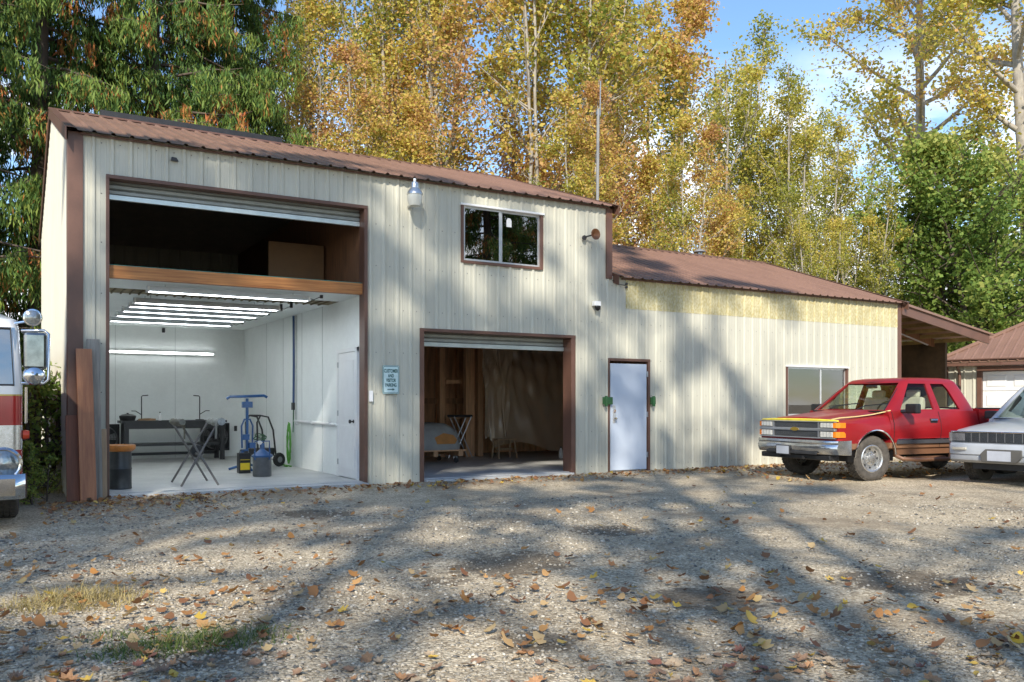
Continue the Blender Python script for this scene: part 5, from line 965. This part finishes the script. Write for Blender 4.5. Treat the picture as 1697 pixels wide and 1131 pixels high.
def grow(seed, H=18, r0=.18, base=.25, spread=3.0, stems=1, lean=.6, limbs=26, up=.9, subs=6, leaves=14000, lsize=.16, tint=(.5, .2), tgrad=0., prof=None, twig=.55, bare=.0, clump=1.5):
    g = np.random.default_rng(seed); br, tips = [], []; prof = prof or (lambda t: math.sin(math.pi * min(1, .12 + .88 * t)) ** .7 * (1 - .35 * t))
    for s in range(stems):
        a = g.random() * 6.28; ln = lean * g.random() if stems > 1 else lean * .3; k = 12; t = np.linspace(0, 1, k); h = H * (1 if s == 0 else .75 + .25 * g.random())
        wob = np.cumsum(g.normal(0, .012 * h / k * 3, (k, 2)), 0); base_off = g.normal(0, .25, 2) if stems > 1 else np.zeros(2)
        Pt = np.stack([base_off[0] + math.cos(a) * ln * h * .25 * t + wob[:, 0], base_off[1] + math.sin(a) * ln * h * .25 * t + wob[:, 1], t * h - .1], 1)
        rr = r0 * (1 if s == 0 else .7) * (1 - t) ** .8 + .02; br.append((Pt, rr))
        nl = limbs if s == 0 else int(limbs * .7)
        for i in range(nl):
            tt = base + (1 - base) * ((i + g.random()) / nl) * .98; idx = tt * (k - 1); i0 = int(idx); fr = idx - i0; p0 = Pt[i0] * (1 - fr) + Pt[min(i0 + 1, k - 1)] * fr; rad = (rr[i0] * (1 - fr) + rr[min(i0 + 1, k - 1)] * fr)
            az = i * 2.4 + g.normal(0, .5); Lb = spread * prof((tt - base) / (1 - base)) * (.7 + .6 * g.random()) / (1 if stems == 1 else 1.35); el = up * (.55 + .6 * tt) + g.normal(0, .15)
            m = 6; q = np.linspace(0, 1, m); dirv = np.array([math.cos(az) * math.cos(el), math.sin(az) * math.cos(el), math.sin(el)])
            Lp = p0 + dirv[None] * (q * Lb)[:, None]; Lp[:, 2] += .18 * Lb * q ** 2; Lp += np.cumsum(g.normal(0, .05 * Lb / m * 2, (m, 3)), 0) * q[:, None]; br.append((Lp, np.maximum(rad * .55 * (1 - q) ** .9, .008) + .004))
            if g.random() < bare: continue
            for j in range(subs):
                f = .25 + .75 * (j + g.random()) / subs; ii = min(int(f * (m - 1)), m - 2); fr2 = f * (m - 1) - ii; s0 = Lp[ii] * (1 - fr2) + Lp[ii + 1] * fr2; dv = dirv + g.normal(0, .55, 3); dv[2] += .15; dv /= np.linalg.norm(dv); sl_ = Lb * (.22 + .25 * g.random()); z = np.linspace(0, 1, 4)
                Sp = s0 + dv[None] * (z * sl_)[:, None] + g.normal(0, .03 * sl_, (4, 3)) * z[:, None]; br.append((Sp, np.array([.018, .014, .010, .006]) * (.9 + min(rad, .1) * 3))); tips.append(Sp)
    tips = np.stack(tips); n = leaves; w_ = g.random(len(tips)) ** clump; w_ /= w_.sum(); pick = g.choice(len(tips), n, p=w_); al = g.random(n) * 3; i0 = np.minimum(al.astype(int), 2); fr = (al - i0)[:, None]
    P = tips[pick, i0] * (1 - fr) + tips[pick, i0 + 1] * fr + g.normal(0, twig * .45, (n, 3)) * np.array([1, 1, .8])
    ti = g.normal(0, tint[1] * .45, n) + tint[0] + (patchy(P, .75, seed) - .5) * tint[1] * 2 + tgrad * (P[:, 2] / H - .5)
    lv, lf = leaf_cards(P, lsize, g); bv, bf = np_tubes(br)
    return bv, bf, lv, lf, np.clip(ti, 0, 1)
bark_p = mat('pale_bark', (.33, .295, .24), .85, var=.35, vs=5, stretch=(1, 1, .5), fine=.15); bark_d = mat('dark_bark', (.10, .075, .055), .9, var=.35, vs=5, stretch=(3, 3, .4), fine=.15)
autumn = leafmat('autumn_leaf', [(0, (.14, .19, .035)), (.28, (.42, .42, .08)), (.5, (.70, .56, .12)), (.72, (.64, .39, .15)), (1, (.47, .24, .12))], .48)
greenl = leafmat('green_leaf', [(0, (.09, .17, .035)), (.5, (.24, .34, .07)), (1, (.52, .50, .13))], .45)
cedarl = leafmat('cedar_spray', [(0, (.035, .08, .025)), (.45, (.085, .165, .035)), (.78, (.24, .31, .06)), (.86, (.38, .22, .06)), (1, (.52, .15, .05))], .25)
def tree_data(name, bark, leafm, **kw):
    bv, bf, lv, lf, ti = grow(**kw); return np_mesh(name + '_wood', bv, bf, bark, smooth=True), np_mesh(name + '_leaves', lv, lf, leafm, ti)
def plant_tree(name, label, data, loc, rz=0, sc=1.0, sz=None, group=None, cat='tree', z=0.0):
    t = thing(name, label, cat, (loc[0], loc[1], z), rz, group); t.scale = (sc, sc, sz or sc); link('trunk', data[0], t); link('crown', data[1], t); return t
def at(px, d):                                         # ground position from a bearing and a distance
    u = (px - 848.5) / 1444; s_, c_ = math.sin(YAW), math.cos(YAW); return (CAM.x + d * (s_ + u * c_), CAM.y + d * (c_ - u * s_))
A1 = tree_data('alder', bark_p, autumn, seed=11, H=21, r0=.08, base=.12, spread=3.0, stems=3, limbs=30, up=1.0, leaves=19000, lsize=.12, clump=2.4, tint=(.48, .40), tgrad=-.25, bare=.15)
A2 = tree_data('alder', bark_p, autumn, seed=23, H=20, r0=.07, base=.10, spread=2.8, stems=4, limbs=26, up=1.05, leaves=15000, lsize=.115, clump=2.4, tint=(.57, .40), tgrad=-.3, bare=.2)
A3 = tree_data('maple', bark_p, autumn, seed=37, H=16, r0=.075, base=.08, spread=3.4, stems=4, limbs=26, up=.85, leaves=27000, lsize=.12, clump=2, tint=(.63, .36), tgrad=-.45, bare=.15)
A4 = tree_data('willow', bark_p, autumn, seed=41, H=17.5, r0=.10, base=.10, spread=3.8, stems=6, lean=.75, limbs=24, up=.95, leaves=25000, lsize=.125, tint=(.38, .22), clump=2.6, tgrad=-.12, bare=.05)
CW = tree_data('cottonwood', bark_p, autumn, seed=53, H=32, r0=.42, base=.34, spread=6.0, stems=1, limbs=34, up=.62, subs=9, leaves=26000, lsize=.21, tint=(.48, .26), tgrad=.1, twig=.8)
MP = tree_data('maple', bark_d, greenl, seed=61, H=10.5, r0=.12, base=.08, spread=4.8, stems=4, lean=1.2, limbs=26, up=.6, subs=8, leaves=30000, lsize=.165, tint=(.52, .4), tgrad=.2, twig=.6, clump=2.4)
gp = 'autumn trees behind the workshop'
spots = [(455, 36, A2, .3, 1.15, 'slim alder with bare gaps showing sky beside the cedar boughs'), (520, 30, A1, 1.2, 1.0, 'open-crowned alder behind the middle of the tall roof, next to the slim one'),
         (600, 34, A2, 2.2, 1.1, 'rust-tinged alder rising above the strip of roof over the tall doorway'), (665, 29, A1, 3.3, 1.05, 'yellow-green alder straight above the security lamp'),
         (735, 33, A3, .7, 1.4, 'full golden maple between the security lamp and the upper window'), (790, 28, A2, 4.1, 1.05, 'pale-stemmed alder directly above the upper window'),
         (850, 35, A1, 5.0, 1.15, 'tall yellow alder behind the upper window corner'), (905, 29, A3, 2.8, 1.25, 'orange-brown maple by the horn speaker end of the roof'),
         (955, 33, A2, .9, 1.1, 'grey-branched alder just before the antenna mast'), (1030, 30, A1, 2.6, .88, 'golden alder just past the antenna mast'),
         (1075, 34, A3, 4.4, 1.2, 'broad orange maple where the wood meets open sky'), (1120, 27, A3, 1.5, .62, 'low russet maple over the start of the low roof'),
         (640, 25, A3, 5.4, .72, 'low brown-leaved maple tucked behind the tall roof ridge'), (980, 26, A3, .2, .66, 'low tangle-branched maple behind the antenna mast foot'),
         (1190, 36, A4, .0, 1.0, 'yellow-green willow rising to the highest point beside the blue sky gap'), (1245, 37, A4, 2.0, .90, 'willow with the thin airy top next to the sky gap'),
         (1320, 34, A4, 4.0, .80, 'shorter willow above the end of the low roof ridge'), (1375, 38, A4, 1.2, .84, 'willow standing before the white cloud'), (1200, 28, A3, 3.1, .52, 'russet low maple behind the stove pipe'),
         (1430, 31, A4, 5.1, .52, 'low yellow-green willow over the sloping wing roof end'), (1350, 27, A4, 3.3, .46, 'small willow bush peeping over the low roof'), (1490, 36, A4, 2.7, .58, 'olive willow at the foot of the great cottonwood')]
for i, (px, d, dat, rz, sc, lb) in enumerate(spots):
    x, y = at(px, d); plant_tree('autumn_tree', lb, dat, (x, y), rz, sc, group=gp)
plant_tree('cottonwood_tree', 'great cottonwood with a straight pale trunk above the carport', CW, at(1540, 46), .8, 1.0)
plant_tree('cottonwood_tree', 'leafy golden cottonwood towering behind the small garage', CW, at(1715, 38), 2.5, .92)
plant_tree('green_maple', 'dense green broadleaf maple behind the carport and small garage', MP, at(1640, 31), .4, 1.0)
plant_tree('green_maple', 'smaller green maple at the low end of the carport roof', MP, at(1560, 36), 2.2, .78)
plant_tree('green_maple', 'yellowing green maple showing behind the garage roof hip', MP, at(1735, 33), 4.1, 1.02)
# western red cedars: drooping limbs hung with flat sprays
def cedar(seed, H, spread, base, limbs, per, lsize=.30):
    g = np.random.default_rng(seed); br, P, ti = [], [], []; k = 12; t = np.linspace(0, 1, k); Pt = np.stack([g.normal(0, .05, k), g.normal(0, .05, k), t * H - .1], 1); br.append((Pt, .34 * (1 - t) + .03))
    for i in range(limbs):
        tt = base + (1 - base) * (i + g.random()) / limbs; z0 = tt * H; az = i * 2.4 + g.normal(0, .4); Lb = spread * (1 - .82 * (tt - base) / (1 - base)) * (.7 + .5 * g.random()); m = 8; q = np.linspace(0, 1, m)
        Lp = np.stack([math.cos(az) * Lb * q, math.sin(az) * Lb * q, z0 + Lb * ((.10 + g.normal(0, .16)) * q - .42 * q ** 2 + .18 * q ** 4)], 1) + np.cumsum(g.normal(0, .02 * Lb, (m, 3)), 0) * q[:, None]; br.append((Lp, .05 * (1 - q) + .008))
        for j in range(9):
            f = .15 + .85 * (j + g.random()) / 9; ii = min(int(f * (m - 1)), m - 2); s0 = Lp[ii]; sd = az + (1 if j % 2 else -1) * (.7 + .5 * g.random()); sl_ = Lb * (.16 + .22 * g.random()) * (1.1 - .5 * f); z = np.linspace(0, 1, 5)
            Sp = np.stack([s0[0] + math.cos(sd) * sl_ * z, s0[1] + math.sin(sd) * sl_ * z, s0[2] - sl_ * .45 * z ** 1.5], 1); br.append((Sp, .012 * (1 - z) + .004))
            n = per; al = g.random(n) * 3.99; i1 = al.astype(int); fr = (al - i1)[:, None]; pts = Sp[i1] * (1 - fr) + Sp[np.minimum(i1 + 1, 4)] * fr; hang = g.random(n) ** 1.4 * (.45 + .6 * g.random()); pts[:, 2] -= hang; pts[:, :2] += g.normal(0, .07 + .05 * hang[:, None], (n, 2)); P.append(pts)
            old = g.random() < .11; ti.append(np.where(g.random(n) < (.75 if old else .03), .84 + .16 * g.random(n), np.clip(g.normal(.35 + .25 * f, .16, n), 0, .78)))
    P = np.concatenate(P); ti = np.concatenate(ti); lv, lf = leaf_cards(P, lsize, g, .17, .1, hang=.62); bv, bf = np_tubes(br)
    return np_mesh('cedar_wood', bv, bf, bark_d, smooth=True), np_mesh('cedar_leaves', lv, lf, cedarl, ti)
CD = cedar(5, 24, 5.2, .03, 135, 125, .22); CD2 = cedar(9, 22, 4.8, .05, 125, 125, .22)
for dat, loc, rz, sc, lb in ((CD, (-3.4, 12.0), .3, 1.0, 'dark red cedar filling the gap between fire engine and workshop'), (CD2, (0.2, 14.3), 1.9, 1.05, 'red cedar whose boughs hang over the peak of the workshop roof'), (CD, (3.2, 15.0), 4.0, 1.0, 'red cedar hanging over the roof vent of the tall roof'), (CD2, (5.6, 16.0), 3.1, .92, 'red cedar with the hanging boughs farthest along the tall roof'), (CD2, (-7.5, 15), 2.2, 1.1, 'red cedar standing deeper behind the fire engine')):
    plant_tree('red_cedar', lb, dat, loc, rz, sc, group='red cedars behind the workshop')
# trees across the drive, behind the viewpoint: they throw the dappled shade and show in the window glass
SH = tree_data('fir', bark_d, greenl, seed=71, H=30, r0=.35, base=.25, spread=4.2, stems=1, limbs=44, up=.25, subs=7, leaves=4200, lsize=.34, tint=(.25, .25), prof=lambda t: 1.05 - .9 * t, twig=.5)
SH2 = tree_data('cottonwood', bark_d, autumn, seed=83, H=27, r0=.3, base=.35, spread=4.6, stems=1, limbs=26, up=.7, subs=6, leaves=950, lsize=.32, tint=(.4, .3), twig=.34, clump=9)
SH3 = tree_data('cottonwood', bark_d, autumn, seed=97, H=30, r0=.26, base=.52, spread=5.6, stems=2, lean=.5, limbs=20, up=.6, subs=6, leaves=2000, lsize=.34, tint=(.4, .3), twig=.36, clump=7)
SH4 = tree_data('cottonwood', bark_d, autumn, seed=103, H=28, r0=.2, base=.70, spread=4.6, stems=2, lean=.4, limbs=18, up=.6, subs=6, leaves=1700, lsize=.34, tint=(.4, .3), twig=.36, clump=6)
for i, (dat, x, y, rz, sc, lb) in enumerate(((SH4, -11.6, -26.2, .4, 1.0, 'high-crowned cottonwood across the drive shading the upper window'), (SH4, -16.6, -25.6, 2.6, 1.0, 'high-crowned cottonwood across the drive shading the tall doorway'), (SH2, -11.0, -28.5, 5, .95, 'slim cottonwood across the drive shading the lower doorway'), (SH2, -14.5, -23.0, 1.1, .82, 'short cottonwood across the drive shading the gravel by the tall bay'), (SH3, -14.6, -25.0, 0, 1.0, 'tall cottonwood across the drive shading the tall bay'), (SH3, -18.5, -26.5, 1.7, 1.0, 'tall cottonwood across the drive shading the workshop corner'), (SH3, -6.6, -25.5, 4.0, .97, 'tall cottonwood across the drive shading the white door'), (SH2, -6.5, -23.5, 2, .8, 'cottonwood across the drive shading the middle of the gravel'),
        (SH2, -1.5, -24.5, 3, .72, 'cottonwood across the drive shading the gravel by the cars'), (CD, 14.5, -25, 4, .95, 'tall fir across the drive mirrored in the upper window'), (CD2, 20.5, -26, 5, 1.0, 'cedar across the drive mirrored beside the fir'), (SH, 9.0, -33, 2, .85, 'far fir across the drive behind the viewpoint'), (CD, 26.0, -28, 2, 1.0, 'fir across the drive opposite the small garage'))):
    plant_tree('roadside_tree', lb, dat, (x, y), rz, sc, group='trees across the drive')
# shrubs and weeds by the side wall
SB = tree_data('shrub', bark_d, greenl, seed=91, H=1.9, r0=.02, base=.05, spread=.65, stems=5, limbs=14, up=.8, subs=4, leaves=2600, lsize=.075, tint=(.6, .4), twig=.16)
for i, (x, y, sc, lb) in enumerate(((-.42, 1.4, 1.0, 'leafy green shrub growing between fire engine and side wall'), (-.30, 3.2, .85, 'second green shrub farther along the side wall'), (-.38, -.35, .42, 'low green shrub at the foot of the workshop corner'))):
    plant_tree('shrub', lb, SB, (x, y), i * 1.3, sc, group='shrubs along the side wall', cat='shrub')
def blades(n, cx, cy, rx, ry, h, seed, lean=1.6, wd=.0028):
    g = np.random.default_rng(seed); r = np.sqrt(g.random(n)); a = g.random(n) * 6.283; x = cx + rx * r * np.cos(a) + g.normal(0, rx * .15, n); y = cy + ry * r * np.sin(a) + g.normal(0, ry * .15, n); hh = h * (.25 + 1.1 * g.random(n) ** 1.5) * (1.15 - .7 * r); az = g.random(n) * 6.283; dx, dy = np.cos(az), np.sin(az); z0 = ground_h(x, y) - .004; ln = lean * (.3 + g.random(n)); V = []
    for t_, w_ in ((0, 1), (.5, .75), (1, .08)):
        px, py = x + dx * hh * ln * t_ ** 1.7, y + dy * hh * ln * t_ ** 1.7; pz = z0 + hh * t_ * (1 - .25 * ln * t_); V.append(np.stack([px - dy * wd * w_, py + dx * wd * w_, pz], -1)); V.append(np.stack([px + dy * wd * w_, py - dx * wd * w_, pz], -1))
    v = np.stack(V, 1).reshape(-1, 3); i = np.arange(n)[:, None] * 6; f = np.concatenate([i + np.array([[0, 1, 3, 2]]), i + np.array([[2, 3, 5, 4]])]); return v, f, np.tile(np.clip(g.normal(.5, .33, n), 0, 1), 2)
grassg = leafmat('grass_green', [(0, (.05, .11, .02)), (.6, (.13, .19, .035)), (1, (.36, .31, .12))], .3); grassd = leafmat('grass_dry', [(0, (.26, .21, .06)), (.5, (.46, .36, .14)), (1, (.58, .47, .24))], .3)
def ground_at(px, py): 
    d = 1.25 * 1444 / (py - 669.3); return at(px, d)
for nm, m, px, py, n, rx, ry, h, sd, lb in (('grass', grassd, 125, 990, 1300, .42, .30, .13, 1, 'patch of dry straw-coloured grass on the gravel'), ('grass', grassg, 320, 1062, 1500, .48, .24, .10, 2, 'patch of short green grass growing through the gravel'), ('grass', grassg, 215, 1040, 350, .3, .15, .06, 6, 'thin green grass between the dry tuft and green patch'), ('weeds', grassd, 95, 815, 260, .28, .5, .55, 3, 'dry weeds at the foot of the side wall'), ('weeds', grassg, 70, 812, 300, .28, .5, .45, 4, 'green weeds at the foot of the side wall'), ('grass', grassg, 1150, 838, 160, .6, .25, .03, 5, 'thin green moss and grass in the drive')):
    x, y = ground_at(px, py); v, f, ti = blades(n, x, y, rx, ry, h, sd); tag(link(nm, np_mesh(nm, v, f, m, ti)), lb, kind='stuff')
# long straws standing in the dry tuft
# ------------------------------------------------------------------ fallen leaves
def leaf_outline(kind, n=9):
    if kind == 0: return [(0, -.5), (.10, -.38), (.34, -.42), (.28, -.2), (.5, -.02), (.3, .08), (.34, .3), (.14, .26), (0, .5), (-.14, .26), (-.34, .3), (-.3, .08), (-.5, -.02), (-.28, -.2), (-.34, -.42), (-.10, -.38)]
    if kind == 1: return [(0, -.5), (.16, -.4), (.32, -.2), (.34, .02), (.22, .26), (0, .5), (-.22, .26), (-.34, .02), (-.32, -.2), (-.16, -.4)]
    return [(0, -.5), (.2, -.36), (.30, -.1), (.38, .12), (.12, .22), (.06, .46), (-.12, .40), (-.16, .16), (-.38, .18), (-.3, -.14), (-.24, -.36)]
LEAFC = {'yellow': (.48, .32, .06), 'orange': (.36, .19, .085), 'brown': (.24, .145, .085), 'tan': (.40, .30, .19), 'russet': (.23, .095, .06)}
LM = {c: mat('fallen_' + c, v, .65, var=.3, vs=14, fine=.1) for c, v in LEAFC.items()}
def leaf_mesh(kind, curl, col):
    o = leaf_outline(kind); V = [(0, 0, 0)]; ring2 = [(x * .5, y * .5) for x, y in o]
    def z(x, y): return curl * (x * x * 1.6 + y * y * .7) + .05 * math.sin(x * 9 + y * 7 + kind) + .02
    V = [(0, 0, z(0, 0))] + [(x, y, z(x, y)) for x, y in ring2] + [(x, y, z(x, y)) for x, y in o] + [(0, -.5, z(0, -.5)), (.02, -.72, z(0, -.5) + .03), (-.01, -.72, z(0, -.5) + .03)]; n = len(o); F = [(0, 1 + i, 1 + (i + 1) % n) for i in range(n)] + [(1 + i, 1 + n + i, 1 + n + (i + 1) % n, 1 + (i + 1) % n) for i in range(n)] + [(1 + 2 * n, 2 + 2 * n, 3 + 2 * n)]
    me = bpy.data.meshes.new('fallen_leaf'); me.from_pydata(V, [], F); me.materials.append(LM[col]); me.shade_smooth(); return me
g = np.random.default_rng(17); cols = ['orange', 'brown', 'tan', 'yellow', 'russet']; LMESH = {(k_, c, cu): leaf_mesh(k_, [.35, 1.0][cu], c) for k_ in range(3) for c in cols for cu in range(2)}
cand = []
for i in range(1700):
    px = g.uniform(-60, 1760); py = 800 + 345 * g.random() ** .8; d = 1.25 * 1444 / (py - 669.3); x, y = at(px, d)
    if y > -.35 or (x < -.3 and y > -3.1) or (9.5 < x < 17 and -3.7 < y < -1.0) or (12 < x and -6.1 < y < -3.4): continue
    if g.random() > .5 + .5 * math.sin(x * 1.3 + .5) * math.cos(y * 1.1) + (.45 if py > 950 or px < 500 else 0): continue
    cand.append((d, x, y))
cand.sort(); area = lambda x, y, d: 'near the grass tufts' if x < 1.2 and y < -7.2 else ('before the tall doorway' if x < 4.4 else 'before the lower doorway and white door' if x < 8.2 else 'before the parked pickup') if d > 6.3 else 'on the open gravel'
near = cand[:300]; far = cand[300:]
for d, x, y in near:
    c = cols[g.choice(5, p=[.26, .25, .33, .08, .08])]; cu = int(g.random() < .4); k_ = int(g.integers(3)); s_ = g.uniform(.038, .082) * (1 if k_ else 1.15)
    o = link('fallen_leaf', LMESH[(k_, c, cu)]); o.location = (x, y, float(ground_h(np.array(x), np.array(y))) + .012); o.rotation_euler = (g.normal(0, .22), g.normal(0, .22), g.uniform(0, 6.28)); o.scale = (s_, s_ * g.uniform(.8, 1.2), s_)
    tag(o, '%s %s %s fallen leaf lying %s' % ('large' if s_ > .07 else 'small' if s_ < .052 else 'medium', ('curled' if cu else 'flat') + [' lobed', ' oval', ' torn'][k_], c, area(x, y, d)), 'leaf', 'fallen leaves on the drive')
pts = [(x, y) for d, x, y in far]
for i in range(1100):
    a = g.random(); x = g.uniform(.2, 14); pts.append((x, -.28 - abs(g.normal(0, .5)))) if not 9.4 < x < 16 or True else None
for i in range(260): pts.append((g.uniform(-.4, 1.6), -abs(g.normal(0, .9)) - .55))
for i in range(900): pts.append((g.uniform(10, 18), g.uniform(-3.5, -.1)))
pts = np.array(pts); n = len(pts); o_ = np.array(leaf_outline(2)); kk = len(o_); an = g.random(n) * 6.283; ca, sa = np.cos(an)[:, None], np.sin(an)[:, None]; sz = g.uniform(.035, .10, n)[:, None]; q = o_[None] * sz[..., None]
X = q[..., 0] * ca - q[..., 1] * sa; Y = q[..., 0] * sa + q[..., 1] * ca; tilt = g.normal(0, .3, (n, 2)); Z = X * tilt[:, :1] + Y * tilt[:, 1:] + (q ** 2).sum(-1) / sz * 1.1
v = np.stack([X + pts[:, :1], Y + pts[:, 1:], Z + ground_h(pts[:, 0], pts[:, 1])[:, None] + .018], -1).reshape(-1, 3); f = np.arange(n * kk).reshape(n, kk)
litter = leafmat('litter', [(0, (.20, .09, .045)), (.3, (.30, .15, .065)), (.6, (.48, .22, .06)), (.85, (.50, .36, .18)), (1, (.60, .40, .05))], .15)
tag(link('leaf_litter', np_mesh('leaf_litter', v, f, litter, g.random(n))), 'small fallen leaves scattered along the building and drive', kind='stuff')
